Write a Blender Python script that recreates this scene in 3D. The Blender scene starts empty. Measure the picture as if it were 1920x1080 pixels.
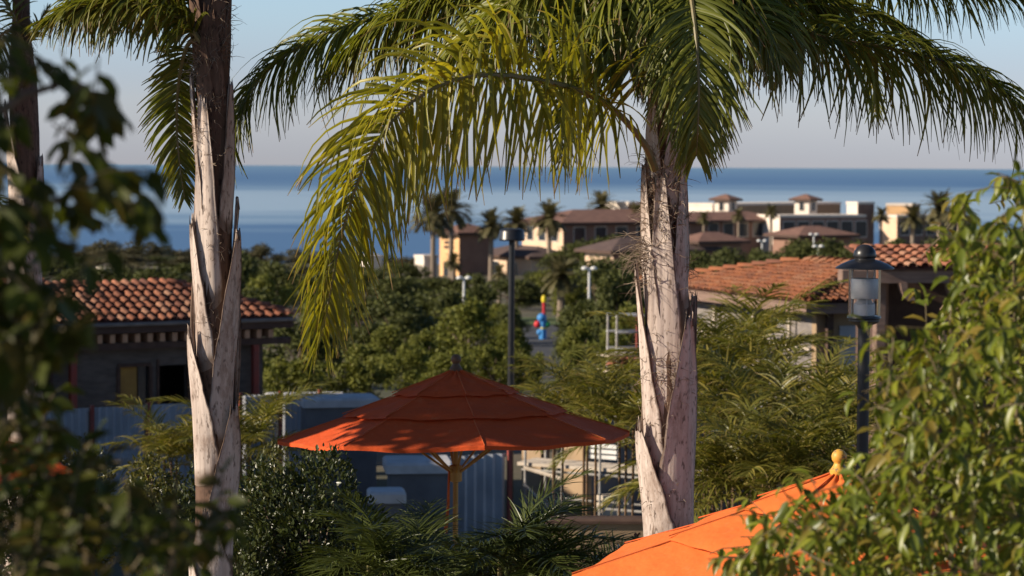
import bpy, math, random
import numpy as np
from mathutils import Vector, Matrix, Euler
R = math.radians
scene = bpy.context.scene
COL = scene.collection

# ------------------------------------------------------------------ camera
CAMZ = 4.25; LENS = 84.0; FPX = LENS / 36.0 * 1920
cam_data = bpy.data.cameras.new('camera'); cam = bpy.data.objects.new('camera', cam_data); COL.objects.link(cam)
cam_data.sensor_width = 36; cam_data.lens = LENS; cam_data.clip_start = 0.1; cam_data.clip_end = 200000
cam.location = (0, 0, CAMZ)
cam.rotation_euler = (R(90 - 2.932), R(-0.30), 0)
cam_data.dof.use_dof = True; cam_data.dof.focus_distance = 14.6; cam_data.dof.aperture_fstop = 3.9
scene.camera = cam
# ------------------------------------------------------------------ sky and sun
SUN_EL, SUN_AZ = 25.0, 77.0          # azimuth: degrees to the left of "behind the camera"
sdir = Vector((-math.sin(R(SUN_AZ)) * math.cos(R(SUN_EL)), -math.cos(R(SUN_AZ)) * math.cos(R(SUN_EL)), math.sin(R(SUN_EL))))
world = bpy.data.worlds.new('World'); scene.world = world; world.use_nodes = True
wn = world.node_tree; bg = wn.nodes['Background']
sky = wn.nodes.new('ShaderNodeTexSky'); sky.sky_type = 'NISHITA'; sky.sun_disc = False
sky.sun_elevation = R(SUN_EL); sky.sun_rotation = math.atan2(sdir.x, sdir.y)
sky.air_density = 1.0; sky.dust_density = 0.1; sky.ozone_density = 6.0; sky.altitude = 50
# thin marine haze: the low sky is whiter and brighter, easing off with height, the same all round
wtc = wn.nodes.new('ShaderNodeTexCoord'); wsp = wn.nodes.new('ShaderNodeSeparateXYZ'); wn.links.new(wtc.outputs['Generated'], wsp.inputs[0])
wrp = wn.nodes.new('ShaderNodeValToRGB'); wn.links.new(wsp.outputs[2], wrp.inputs[0]); wrp.color_ramp.interpolation = 'EASE'
for el, (ps, cl) in zip([wrp.color_ramp.elements.new(.03), wrp.color_ramp.elements.new(.075), wrp.color_ramp.elements[0], wrp.color_ramp.elements[-1]], [(.03, (1.8,1.56,1.8,1)), (.075, (2.35,2.05,2.0,1)), (0, (1.34,1.32,1.78,1)), (.45, (.9,.9,.9,1))]):
    el.position = ps; el.color = cl
wmx = wn.nodes.new('ShaderNodeMix'); wmx.data_type = 'RGBA'; wmx.blend_type = 'MULTIPLY'; wmx.inputs[0].default_value = 1
wn.links.new(sky.outputs[0], wmx.inputs[6]); wn.links.new(wrp.outputs[0], wmx.inputs[7])
wn.links.new(wmx.outputs[2], bg.inputs[0]); bg.inputs[1].default_value = 0.05
sun_d = bpy.data.lights.new('sun', 'SUN'); sun_d.energy = 5.0; sun_d.angle = R(0.53); sun_d.color = (1.0, 0.87, 0.70)
sun = bpy.data.objects.new('sun', sun_d); COL.objects.link(sun); sun.location = (-30, -5, 40)
sun.rotation_euler = sdir.to_track_quat('Z', 'Y').to_euler()
scene.view_settings.view_transform = 'Standard'; scene.view_settings.look = 'None'
scene.view_settings.gamma = 1.0; scene.view_settings.exposure = 0.5
scene.render.engine = 'CYCLES'
scene.cycles.use_denoising = True
scene.cycles.max_bounces = 6; scene.cycles.transparent_max_bounces = 6; scene.cycles.transmission_bounces = 5

# ------------------------------------------------------------------ helpers
_cr = Euler((R(90 - 2.932), R(-0.30), 0)).to_matrix()
def P(px, py, Y):
    d = _cr @ Vector(((px - 960) / FPX, -(py - 540) / FPX, -1.0))
    k = Y / d.y
    return Vector((d.x * k, Y, CAMZ + d.z * k))
_cri = np.array(_cr.transposed())
def project(pts):
    q = (np.asarray(pts) - np.array([0, 0, CAMZ])) @ _cri.T
    return 960 + FPX * q[:, 0] / -q[:, 2], 540 - FPX * q[:, 1] / -q[:, 2], -q[:, 2]
def ground_z(Y):
    return float(np.interp(Y, [0, 24, 28, 65, 100, 150, 200, 260, 320, 350, 420, 700, 1100, 1300],
                           [0, 0, -2.3, -2.6, -4.6, -6.2, -7.6, -8, -9, -12, -18, -40, -52, -56]))
MW = {}
def link(o, parent=None):
    COL.objects.link(o)
    if parent is not None:
        o.parent = parent
        o.matrix_parent_inverse = MW.get(parent.name, Matrix()).inverted()
        MW[o.name] = MW.get(parent.name, Matrix()).copy() if False else Matrix()
    return o
def tag(o, label=None, cat=None, group=None, kind=None):
    if label: o['label'] = label
    if cat: o['category'] = cat
    if group: o['group'] = group
    if kind: o['kind'] = kind
    return o
def thing(name, loc, label, cat, group=None):
    o = bpy.data.objects.new(name, None); o.empty_display_size = 0.2
    COL.objects.link(o); o.location = loc; MW[o.name] = Matrix.Translation(Vector(loc))
    return tag(o, label, cat, group)
def copy_tree(o, parent=None):
    c = o.copy(); COL.objects.link(c)
    if parent is not None: c.parent = parent
    for ch in o.children: copy_tree(ch, c)
    return c
def np_mesh(name, V, F, mat, smooth=False, uv=None):
    V = np.asarray(V, dtype=np.float32); F = np.asarray(F, dtype=np.int32)
    me = bpy.data.meshes.new(name); k = F.shape[1]
    me.vertices.add(len(V)); me.vertices.foreach_set('co', V.ravel())
    me.loops.add(F.size); me.loops.foreach_set('vertex_index', F.ravel())
    me.polygons.add(len(F)); me.polygons.foreach_set('loop_start', np.arange(0, F.size, k, dtype=np.int32))
    if uv is not None:
        l = me.uv_layers.new(name='UVMap'); l.data.foreach_set('uv', np.asarray(uv, dtype=np.float32)[F.ravel()].ravel())
    me.update(calc_edges=True)
    if smooth: me.polygons.foreach_set('use_smooth', np.ones(len(F), dtype=bool))
    if mat: me.materials.append(mat)
    return me
class MB:
    def __init__(s, M=None): s.v = []; s.f = []; s.M = M or Matrix()
    def add(s, vs, fs):
        n = len(s.v); s.v += [tuple(s.M @ Vector(p)) for p in vs]; s.f += [tuple(i + n for i in f) for f in fs]; return s
    def box(s, x0, x1, y0, y1, z0, z1):
        return s.add([(x0,y0,z0),(x1,y0,z0),(x1,y1,z0),(x0,y1,z0),(x0,y0,z1),(x1,y0,z1),(x1,y1,z1),(x0,y1,z1)],
              [(0,3,2,1),(4,5,6,7),(0,1,5,4),(1,2,6,5),(2,3,7,6),(3,0,4,7)])
    def bbox(s, x0, x1, y0, y1, z0, z1, b=.02):
        # box with chamfered top and vertical edges
        ring = lambda e, z: [(x0+e,y0,z),(x1-e,y0,z),(x1,y0+e,z),(x1,y1-e,z),(x1-e,y1,z),(x0+e,y1,z),(x0,y1-e,z),(x0,y0+e,z)]
        r2 = [(x0+b,y0+b,z1),(x1-b,y0+b,z1),(x1-b,y0+b,z1),(x1-b,y1-b,z1),(x1-b,y1-b,z1),(x0+b,y1-b,z1),(x0+b,y1-b,z1),(x0+b,y0+b,z1)]
        vs = ring(b, z0) + ring(b, z1 - b) + [(p[0], p[1], p[2]) for p in ring(2*b, z1)]
        vs[16:] = [((p[0]-(x0+x1)/2)*(1-2*b/(x1-x0))+(x0+x1)/2, (p[1]-(y0+y1)/2)*(1-2*b/(y1-y0))+(y0+y1)/2, z1) for p in ring(b, z1)]
        fs = []
        for k in range(2):
            for i in range(8): j = (i+1) % 8; fs.append((8*k+i, 8*k+j, 8*k+8+j, 8*k+8+i))
        fs.append(tuple(range(16, 24))); fs.append(tuple(range(7, -1, -1)))
        return s.add(vs, fs)
    def tube(s, pts, rad, n=8, cap=True):
        pts = [Vector(p) for p in pts]; m = len(pts)
        if not hasattr(rad, '__len__'): rad = [rad] * m
        vs = []; fs = []; ref = None
        for i, p in enumerate(pts):
            t = (pts[min(i+1, m-1)] - pts[max(i-1, 0)]).normalized()
            if ref is None: ref = t.orthogonal().normalized()
            ref = (ref - t * ref.dot(t)).normalized(); b = t.cross(ref)
            for k in range(n):
                a = 2*math.pi*k/n; vs.append(p + (ref*math.cos(a) + b*math.sin(a)) * rad[i])
        for i in range(m-1):
            for k in range(n): j = (k+1) % n; fs.append((i*n+k, i*n+j, (i+1)*n+j, (i+1)*n+k))
        if cap: fs.append(tuple(range(n-1, -1, -1))); fs.append(tuple(range((m-1)*n, m*n)))
        return s.add(vs, fs)
    def lathe(s, c, prof, n=24):
        c = Vector(c); return s.tube([c + Vector((0,0,z)) for r, z in prof], [max(r, 1e-4) for r, z in prof], n) if False else s._lathe(c, prof, n)
    def _lathe(s, c, prof, n):
        vs = []; fs = []
        for r, z in prof:
            for k in range(n): a = 2*math.pi*k/n; vs.append(c + Vector((r*math.cos(a), r*math.sin(a), z)))
        for i in range(len(prof)-1):
            for k in range(n): j = (k+1) % n; fs.append((i*n+k, i*n+j, (i+1)*n+j, (i+1)*n+k))
        return s.add(vs, fs)
    def build(s, name, mat, parent=None, smooth=False, label=None):
        me = bpy.data.meshes.new(name); me.from_pydata(s.v, [], s.f); me.update()
        if smooth: me.polygons.foreach_set('use_smooth', np.ones(len(me.polygons), dtype=bool)); 
        if smooth:
            try: me.set_sharp_from_angle(angle=R(50))
            except Exception: pass
        me.materials.append(mat)
        o = bpy.data.objects.new(name, me); link(o, parent)
        if label: o['label'] = label
        return o
def mesh_obj(name, me, parent=None, M=None):
    o = bpy.data.objects.new(name, me); link(o, parent)
    if M is not None: o.matrix_basis = M
    return o
def frame(origin, ang):            # local x along the front, local y into depth
    return Matrix.Translation(Vector(origin)) @ Matrix.Rotation(R(ang), 4, 'Z')
ORD = ['leftmost', 'second', 'third', 'fourth', 'fifth', 'sixth', 'seventh', 'eighth', 'ninth', 'tenth', 'eleventh', 'twelfth', 'thirteenth', 'fourteenth', 'fifteenth', 'sixteenth', 'seventeenth', 'eighteenth', 'nineteenth', 'twentieth', 'twenty-first', 'twenty-second', 'twenty-third', 'twenty-fourth', 'twenty-fifth', 'twenty-sixth']
def catmull(pts, n):
    p = [np.array(q) for q in pts]; p = [2*p[0]-p[1]] + p + [2*p[-1]-p[-2]]
    m = len(p) - 3; out = []
    for i in range(n):
        u = i/(n-1)*m; k = min(int(u), m-1); t = u-k
        a, b, c, d = p[k:k+4]
        out.append(.5*((2*b)+(-a+c)*t+(2*a-5*b+4*c-d)*t*t+(-a+3*b-3*c+d)*t**3))
    return np.array(out)

# ------------------------------------------------------------------ materials
def nodes_of(name):
    m = bpy.data.materials.new(name); m.use_nodes = True
    return m, m.node_tree, m.node_tree.nodes['Principled BSDF']
def N(nt, t, **kw):
    n = nt.nodes.new(t)
    for k, v in kw.items(): setattr(n, k, v)
    return n
def mixc(nt, fac, a, b, mode='MIX'):
    n = N(nt, 'ShaderNodeMix', data_type='RGBA', blend_type=mode)
    for s, v in ((0, fac), (6, a), (7, b)):
        if hasattr(v, 'links') or hasattr(v, 'is_linked'): nt.links.new(v, n.inputs[s])
        else: n.inputs[s].default_value = v if s == 0 else (*v, 1)
    return n.outputs[2]
def noise(nt, scale, detail=4, stretch=(1,1,1), coord='Object', rough=.55):
    tc = N(nt, 'ShaderNodeTexCoord'); mp = N(nt, 'ShaderNodeMapping'); mp.inputs['Scale'].default_value = stretch
    nt.links.new(tc.outputs[coord], mp.inputs[0])
    n = N(nt, 'ShaderNodeTexNoise'); n.inputs['Scale'].default_value = scale; n.inputs['Detail'].default_value = detail; n.inputs['Roughness'].default_value = rough
    nt.links.new(mp.outputs[0], n.inputs['Vector']); return n.outputs['Fac']
def ramp(nt, fac, stops):
    r = N(nt, 'ShaderNodeValToRGB'); e = r.color_ramp.elements
    while len(e) < len(stops): e.new(.5)
    for el, (p, c) in zip(e, stops): el.position = p; el.color = (*c, 1) if len(c) == 3 else c
    nt.links.new(fac, r.inputs[0]); return r.outputs[0]
def math_n(nt, op, a, b=None):
    n = N(nt, 'ShaderNodeMath', operation=op)
    for i, v in enumerate((a, b)):
        if v is None: continue
        if hasattr(v, 'is_linked'): nt.links.new(v, n.inputs[i])
        else: n.inputs[i].default_value = v
    return n.outputs[0]
def rnd(nt):
    g = N(nt, 'ShaderNodeNewGeometry'); o = N(nt, 'ShaderNodeObjectInfo')
    return math_n(nt, 'FRACT', math_n(nt, 'ADD', g.outputs['Random Per Island'], o.outputs['Random']))
def pmat(name, c1, c2=None, scale=6, rough=.7, bump=0.0, stretch=(1,1,1), metal=0.0, spec=.4, detail=5, lo=.35, hi=.65):
    m, nt, b = nodes_of(name)
    b.inputs['Roughness'].default_value = rough; b.inputs['Metallic'].default_value = metal
    b.inputs['Specular IOR Level'].default_value = spec
    if c2 is None: c2 = tuple(x*.8 for x in c1)
    f = noise(nt, scale, detail, stretch)
    nt.links.new(ramp(nt, f, [(lo, c1), (hi, c2)]), b.inputs['Base Color'])
    if bump:
        bn = N(nt, 'ShaderNodeBump'); bn.inputs['Strength'].default_value = bump; bn.inputs['Distance'].default_value = .02
        nt.links.new(f, bn.inputs['Height']); nt.links.new(bn.outputs[0], b.inputs['Normal'])
    return m
def leafmat(name, cols, transl=.35, rough=.42, tip=None, spec=.5):
    m, nt, b = nodes_of(name)
    r = rnd(nt); k = len(cols)
    col = ramp(nt, r, [((i+.5)/k, c) for i, c in enumerate(cols)])
    f = noise(nt, 9, 2); col = mixc(nt, math_n(nt, 'MULTIPLY', f, .5), col, tuple(x*.55 for x in cols[0]))
    if tip:
        uv = N(nt, 'ShaderNodeUVMap'); sx = N(nt, 'ShaderNodeSeparateXYZ'); nt.links.new(uv.outputs[0], sx.inputs[0])
        mr = N(nt, 'ShaderNodeMapRange'); nt.links.new(math_n(nt, 'ADD', sx.outputs[1], math_n(nt, 'MULTIPLY', r, .12)), mr.inputs[0])
        mr.inputs[1].default_value = .93; mr.inputs[2].default_value = 1.06
        col = mixc(nt, mr.outputs[0], col, tip)
    nt.links.new(col, b.inputs['Base Color']); b.inputs['Roughness'].default_value = rough; b.inputs['Specular IOR Level'].default_value = spec
    tr = N(nt, 'ShaderNodeBsdfTranslucent'); nt.links.new(mixc(nt, 1.0, col, (1.0, 1.0, .45), 'MULTIPLY'), tr.inputs[0])
    mx = N(nt, 'ShaderNodeMixShader'); mx.inputs[0].default_value = transl
    out = nt.nodes['Material Output']; nt.links.new(b.outputs[0], mx.inputs[1]); nt.links.new(tr.outputs[0], mx.inputs[2]); nt.links.new(mx.outputs[0], out.inputs[0])
    return m
M = {}
M['palm'] = leafmat('palm leaflet green', [(.14,.16,.022), (.21,.23,.03), (.31,.31,.04), (.16,.18,.026)], .44, .40, (.25,.15,.07), .4)
M['palm_y'] = leafmat('palm leaflet yellowing', [(.23,.23,.026), (.38,.34,.03), (.28,.27,.03), (.56,.47,.04)], .5, .4, (.32,.2,.1), .5)
M['palm_d'] = leafmat('palm leaflet deep green', [(.12,.14,.022), (.19,.205,.032), (.15,.16,.026), (.29,.27,.04)], .46, .40, (.2,.12,.06), .4)
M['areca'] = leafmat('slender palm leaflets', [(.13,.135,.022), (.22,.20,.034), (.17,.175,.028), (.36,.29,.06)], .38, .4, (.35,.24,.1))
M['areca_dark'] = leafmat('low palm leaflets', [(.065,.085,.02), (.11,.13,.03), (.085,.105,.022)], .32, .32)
M['rachis'] = pmat('palm leaf stalk', (.13,.12,.045), (.2,.15,.06), 12, .5)
M['rachis_b'] = pmat('brown leaf stalk', (.17,.09,.04), (.10,.06,.03), 12, .6)
M['leaf_r'] = leafmat('shrub leaf yellow green', [(.15,.19,.022), (.25,.29,.03), (.38,.39,.045), (.10,.13,.02), (.20,.24,.026), (.34,.24,.05)], .42, .36)
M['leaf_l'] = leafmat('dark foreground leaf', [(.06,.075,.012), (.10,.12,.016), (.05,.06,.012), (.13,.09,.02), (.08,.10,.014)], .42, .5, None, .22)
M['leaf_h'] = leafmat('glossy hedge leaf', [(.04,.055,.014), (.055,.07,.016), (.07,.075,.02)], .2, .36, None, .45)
M['leaf_p'] = leafmat('pale hedge leaf', [(.11,.115,.026), (.20,.175,.05), (.09,.10,.024)], .3, .35)
M['red_leaf'] = leafmat('red shrub leaf', [(.16,.03,.02), (.1,.03,.02)], .3, .4)
M['tree_d'] = leafmat('dark evergreen foliage', [(.07,.08,.024), (.095,.105,.03), (.12,.13,.034)], .15, .6, None, .2)
M['tree_b'] = leafmat('light green foliage', [(.16,.17,.03), (.23,.225,.042), (.11,.13,.026)], .2, .6, None, .2)
M['tree_o'] = leafmat('olive brown foliage', [(.11,.10,.05), (.15,.125,.065), (.09,.085,.042)], .15, .6, None, .2)
M['far_palm'] = leafmat('far palm foliage', [(.12,.115,.05), (.16,.145,.065), (.20,.16,.085)], .2, .5, None, .3)
M['bark'] = pmat('rough bark', (.12,.08,.055), (.2,.15,.11), 9, .9, .5)
M['twig'] = pmat('green brown twig', (.09,.07,.03), (.14,.1,.05), 20, .7)
M['far_trunk'] = pmat('far palm trunk', (.2,.15,.11), (.28,.22,.17), 5, .9)
def trunkmat(name, c1, c2, c3, edge=False):
    m, nt, b = nodes_of(name)
    f1 = noise(nt, 34, 6, (1,1,.05)); f2 = noise(nt, 6, 6, (1,1,.45), rough=.75)
    col = mixc(nt, ramp(nt, f1, [(.36,(0,0,0)), (.64,(1,1,1))]), c1, c2)
    col = mixc(nt, ramp(nt, f2, [(.50,(0,0,0)), (.64,(.8,.8,.8))]), col, c3)
    f3 = noise(nt, 48, 4, (1,1,.35)); col = mixc(nt, ramp(nt, f3, [(.56,(0,0,0)), (.66,(.8,.8,.8))]), col, tuple(x*.45 for x in c3))
    if edge:                                   # dry brown margins and base of the sheath
        uv = N(nt, 'ShaderNodeUVMap'); sx = N(nt, 'ShaderNodeSeparateXYZ'); nt.links.new(uv.outputs[0], sx.inputs[0])
        q = math_n(nt, 'ABSOLUTE', math_n(nt, 'SUBTRACT', sx.outputs[0], .5))
        q = math_n(nt, 'ADD', q, math_n(nt, 'MULTIPLY', f2, .10))
        col = mixc(nt, ramp(nt, q, [(.49,(0,0,0)), (.55,(.9,.9,.9))]), col, (.10,.06,.04))
        q2 = math_n(nt, 'SUBTRACT', sx.outputs[1], math_n(nt, 'MULTIPLY', f2, .12))
        col = mixc(nt, ramp(nt, q2, [(-.0,(.8,.8,.8)), (.06,(0,0,0))]), col, (.14,.09,.06))
    nt.links.new(col, b.inputs['Base Color']); b.inputs['Roughness'].default_value = .8; b.inputs['Specular IOR Level'].default_value = .2
    bn = N(nt, 'ShaderNodeBump'); bn.inputs['Strength'].default_value = .5; bn.inputs['Distance'].default_value = .008
    nt.links.new(f1, bn.inputs['Height']); nt.links.new(bn.outputs[0], b.inputs['Normal'])
    return m
M['boot'] = trunkmat('weathered leaf sheath', (.56,.47,.41), (.43,.345,.295), (.26,.185,.145), True)
M['trunk'] = trunkmat('palm trunk', (.16,.095,.065), (.10,.06,.042), (.06,.035,.025))
M['fibre'] = pmat('palm fibre', (.17,.12,.08), (.3,.23,.17), 30, .9)
def canvas(name, c):
    m, nt, b = nodes_of(name)
    f = noise(nt, 3.5, 6); w = noise(nt, 320, 1); f4 = noise(nt, 14, 6, rough=.7)
    col = mixc(nt, math_n(nt, 'MULTIPLY', f, .45), c, tuple(x*.68 for x in c))
    col = mixc(nt, ramp(nt, f4, [(.55,(0,0,0)), (.75,(.35,.35,.35))]), col, (.62,.24,.10))
    nt.links.new(col, b.inputs['Base Color']); b.inputs['Roughness'].default_value = .85; b.inputs['Specular IOR Level'].default_value = .15
    bn = N(nt, 'ShaderNodeBump'); bn.inputs['Strength'].default_value = .25; bn.inputs['Distance'].default_value = .002
    nt.links.new(w, bn.inputs['Height'])
    f2 = noise(nt, 6, 3, (1,1,1)); bn2 = N(nt, 'ShaderNodeBump'); bn2.inputs['Strength'].default_value = .45; bn2.inputs['Distance'].default_value = .04
    nt.links.new(f2, bn2.inputs['Height']); nt.links.new(bn.outputs[0], bn2.inputs['Normal']); nt.links.new(bn2.outputs[0], b.inputs['Normal'])
    tr = N(nt, 'ShaderNodeBsdfTranslucent'); nt.links.new(col, tr.inputs[0]); mx = N(nt, 'ShaderNodeMixShader'); mx.inputs[0].default_value = .05
    nt.links.new(b.outputs[0], mx.inputs[1]); nt.links.new(tr.outputs[0], mx.inputs[2]); nt.links.new(mx.outputs[0], nt.nodes['Material Output'].inputs[0])
    return m
M['canvas'] = canvas('shaded tone orange canvas', (.69,.10,.025)); M['canvas_sunlit'] = canvas('sunlit tone orange canvas', (.80,.185,.042))  # same cloth twice: shade put into the redder tone, sunlight into the paler
M['seam'] = pmat('canvas seam', (.62,.13,.03), None, 20, .9)
M['wood_pole'] = pmat('varnished wood pole', (.48,.27,.06), (.36,.18,.04), 14, .4, 0, (1,1,.1))
M['finial_dark'] = pmat('worn brown finial', (.20,.10,.05), (.10,.06,.035), 30, .6)
M['finial_y'] = pmat('flaking yellow finial', (.62,.33,.05), (.25,.16,.09), 40, .5, 0, (1,1,1), lo=.55, hi=.62)
M['black'] = pmat('black painted metal', (.015,.015,.017), (.022,.022,.024), 8, .35, 0, spec=.5)
M['alu'] = pmat('brushed aluminium', (.52,.52,.53), (.44,.44,.45), 30, .42, 0, (1,1,12), metal=.15)
M['white_metal'] = pmat('white painted metal', (.75,.75,.73), (.62,.62,.6), 4, .5)
M['red_metal'] = pmat('red oxide metal', (.28,.05,.035), (.2,.05,.04), 6, .6)
M['grey_metal'] = pmat('galvanised pipe', (.42,.40,.37), (.3,.28,.26), 8, .5)
mg, nt, b = nodes_of('lantern glass'); M['glass'] = mg
for k_, v_ in (('Base Color', (1,1,1,1)), ('Roughness', .03), ('Transmission Weight', 1.0), ('IOR', 1.1)): b.inputs[k_].default_value = v_
def tilemat(name, cols):
    m, nt, b = nodes_of(name); k = len(cols)
    col = ramp(nt, rnd(nt), [((i+.5)/k, c) for i, c in enumerate(cols)])
    f = noise(nt, 7, 5); col = mixc(nt, ramp(nt, f, [(.42,(0,0,0)), (.7,(.6,.6,.6))]), col, (.16,.07,.045))
    nt.links.new(col, b.inputs['Base Color']); b.inputs['Roughness'].default_value = .8; b.inputs['Specular IOR Level'].default_value = .25
    return m
M['tile'] = tilemat('terracotta tile', [(.32,.115,.065), (.42,.17,.095), (.24,.085,.05), (.46,.25,.16), (.36,.13,.07), (.17,.07,.05)])
M['tile_o'] = tilemat('orange roof tile', [(.27,.095,.042), (.22,.075,.035), (.32,.12,.05), (.15,.06,.038), (.28,.13,.07)])
M['tile_bed'] = pmat('dark tile bed', (.15,.06,.04), (.1,.045,.03), 4, .9)
M['tile_far'] = pmat('far clay roof', (.24,.13,.095), (.17,.09,.07), 1.2, .9, .2, (1,1,4))
M['slate_far'] = pmat('far dark roof', (.09,.06,.055), (.12,.08,.07), 1.2, .9)
M['cream'] = pmat('cream stucco', (.72,.52,.36), (.66,.47,.32), .8, .9)
M['pale'] = pmat('pale stucco', (.78,.68,.58), (.72,.62,.52), .8, .9)
M['ochre'] = pmat('ochre stucco', (.74,.45,.22), (.68,.41,.2), .8, .9)
M['shade_brown'] = pmat('shade brown stucco', (.30,.17,.12), (.25,.14,.10), .8, .9)  # puts shade into the colour of front walls; plain brown on one pavilion
M['trim'] = pmat('dark timber trim', (.07,.04,.03), (.1,.06,.045), 5, .8, 0, (1,1,1))
M['timber'] = pmat('weathered timber beam', (.26,.17,.13), (.18,.115,.09), 14, .8, .3, (.15,.15,1))
M['rafter'] = pmat('new timber rafter', (.55,.33,.2), (.44,.25,.15), 10, .8)
M['win'] = pmat('dark window glass', (.02,.025,.03), (.03,.035,.045), 2, .15, spec=.6)
M['block_grey'] = pmat('grey scratch coat', (.25,.22,.2), (.17,.15,.14), 2.5, .95, .3, (1,1,2.5))
M['block_dark'] = pmat('dark block wall', (.16,.16,.17), (.12,.12,.13), 2, .95, .3)
M['block_brown'] = pmat('brown block wall', (.15,.125,.11), (.10,.085,.075), 3, .95, .4, (1,1,3))
M['tan_wall'] = pmat('tan plaster', (.36,.25,.15), (.30,.21,.13), 2, .9, .2)
M['white_cap'] = pmat('white coping', (.55,.55,.56), (.42,.42,.43), 3, .8)
M['sheet'] = pmat('white corrugated sheet', (.46,.48,.52), (.34,.36,.40), 1.5, .6)
M['ply'] = pmat('yellow board', (.42,.25,.06), (.32,.18,.05), 3, .8)
M['plank'] = pmat('scaffold plank', (.62,.53,.43), (.5,.42,.33), 6, .85)
for nm, c in (('p_red', (.6,.03,.04)), ('p_blue', (.05,.25,.6)), ('p_yellow', (.8,.62,.02)), ('p_green', (.03,.3,.1))): M[nm] = pmat('painted ' + nm[2:], c, None, 3, .5)
M['letter'] = pmat('dark sign letters', (.12,.09,.1), None, 5, .7)
M['asphalt'] = pmat('asphalt', (.06,.06,.065), (.045,.045,.05), 2, .9)
M['lawn'] = pmat('lawn', (.09,.12,.03), (.06,.09,.025), 3, .95)
M['paving'] = pmat('patio paving', (.16,.125,.1), (.12,.095,.075), 3, .9, .2)

# ------------------------------------------------------------------ ground and sea
m, nt, b = nodes_of('dry ground'); M['ground'] = m
f = noise(nt, .12, 6); f2 = noise(nt, 1.7, 4)
col = mixc(nt, ramp(nt, f, [(.4,(0,0,0)), (.6,(1,1,1))]), (.06,.065,.025), (.16,.12,.08))
nt.links.new(mixc(nt, math_n(nt, 'MULTIPLY', f2, .5), col, (.05,.045,.03)), b.inputs['Base Color']); b.inputs['Roughness'].default_value = .95
ys = [-30, 0, 10, 20, 24, 26, 28, 40, 55, 65, 80, 100, 125, 150, 175, 200, 230, 260, 290, 320, 350, 385, 420, 500, 600, 700, 850, 1000, 1100, 1300]
xs = [-900, -400, -200, -100, -50, -20, 0, 20, 50, 100, 200, 400, 900]
rg = random.Random(5)
V = [(x, y, ground_z(y) + (rg.uniform(-.25, .25) if y > 66 else 0)) for y in ys for x in xs]
F = [(j*len(xs)+i, j*len(xs)+i+1, (j+1)*len(xs)+i+1, (j+1)*len(xs)+i) for j in range(len(ys)-1) for i in range(len(xs)-1)]
tag(mesh_obj('ground', np_mesh('ground', V, F, M['ground'])), kind='structure')
tag(MB().box(-14, 16, -2, 23.5, -.2, .012).build('patio', M['paving']), kind='structure')
m, nt, b = nodes_of('sea water'); M['sea'] = m
tc = N(nt, 'ShaderNodeTexCoord'); sp = N(nt, 'ShaderNodeSeparateXYZ'); nt.links.new(tc.outputs['Object'], sp.inputs[0])
lg = math_n(nt, 'LOGARITHM', sp.outputs[1], 10.0)
cb = N(nt, 'ShaderNodeCombineXYZ'); nt.links.new(math_n(nt, 'DIVIDE', math_n(nt, 'DIVIDE', sp.outputs[0], sp.outputs[1]), .35), cb.inputs[0]); nt.links.new(math_n(nt, 'MULTIPLY', lg, 9.0), cb.inputs[1])
nz = N(nt, 'ShaderNodeTexNoise'); nz.inputs['Scale'].default_value = 2.2; nz.inputs['Detail'].default_value = 6; nt.links.new(cb.outputs[0], nz.inputs['Vector'])
k = math_n(nt, 'ADD', math_n(nt, 'MULTIPLY', math_n(nt, 'SUBTRACT', lg, 3.1), .55), math_n(nt, 'MULTIPLY', math_n(nt, 'SUBTRACT', nz.outputs[0], .5), .16))
# wind lanes: calm (paler) and ruffled (darker) water, by distance off shore
dk, lt, md = (.085,.175,.33), (.32,.44,.56), (.17,.28,.42)
nt.links.new(ramp(nt, k, [(.02, dk), (.10, dk), (.14, md), (.19, lt), (.29, lt), (.36, md), (.44, dk), (.62, (.115,.215,.365)), (.95, (.16,.28,.41))]), b.inputs['Base Color'])
b.inputs['Roughness'].default_value = .5; b.inputs['Specular IOR Level'].default_value = .12
V = [(-60000, 900, -50), (60000, 900, -50), (60000, 120000, -50), (-60000, 120000, -50)]
tag(mesh_obj('sea', np_mesh('sea', V, [(0,1,2,3)], m)), kind='structure')
tag(MB(Matrix.Translation(Vector((2, 0, 0)))).add([(-1.2,95,-4.3+.1),(4.2,95,-4.2),(.6,150,-5.75),(-3.2,150,-5.75)], [(0,1,2,3)]).build('road', M['asphalt']), kind='structure')
tag(MB().add([(-3,152,-5.85),(4,152,-5.85),(4,166,-6.3),(-3,166,-6.3)], [(0,1,2,3)]).build('lawn', M['lawn']), kind='structure')

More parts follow.
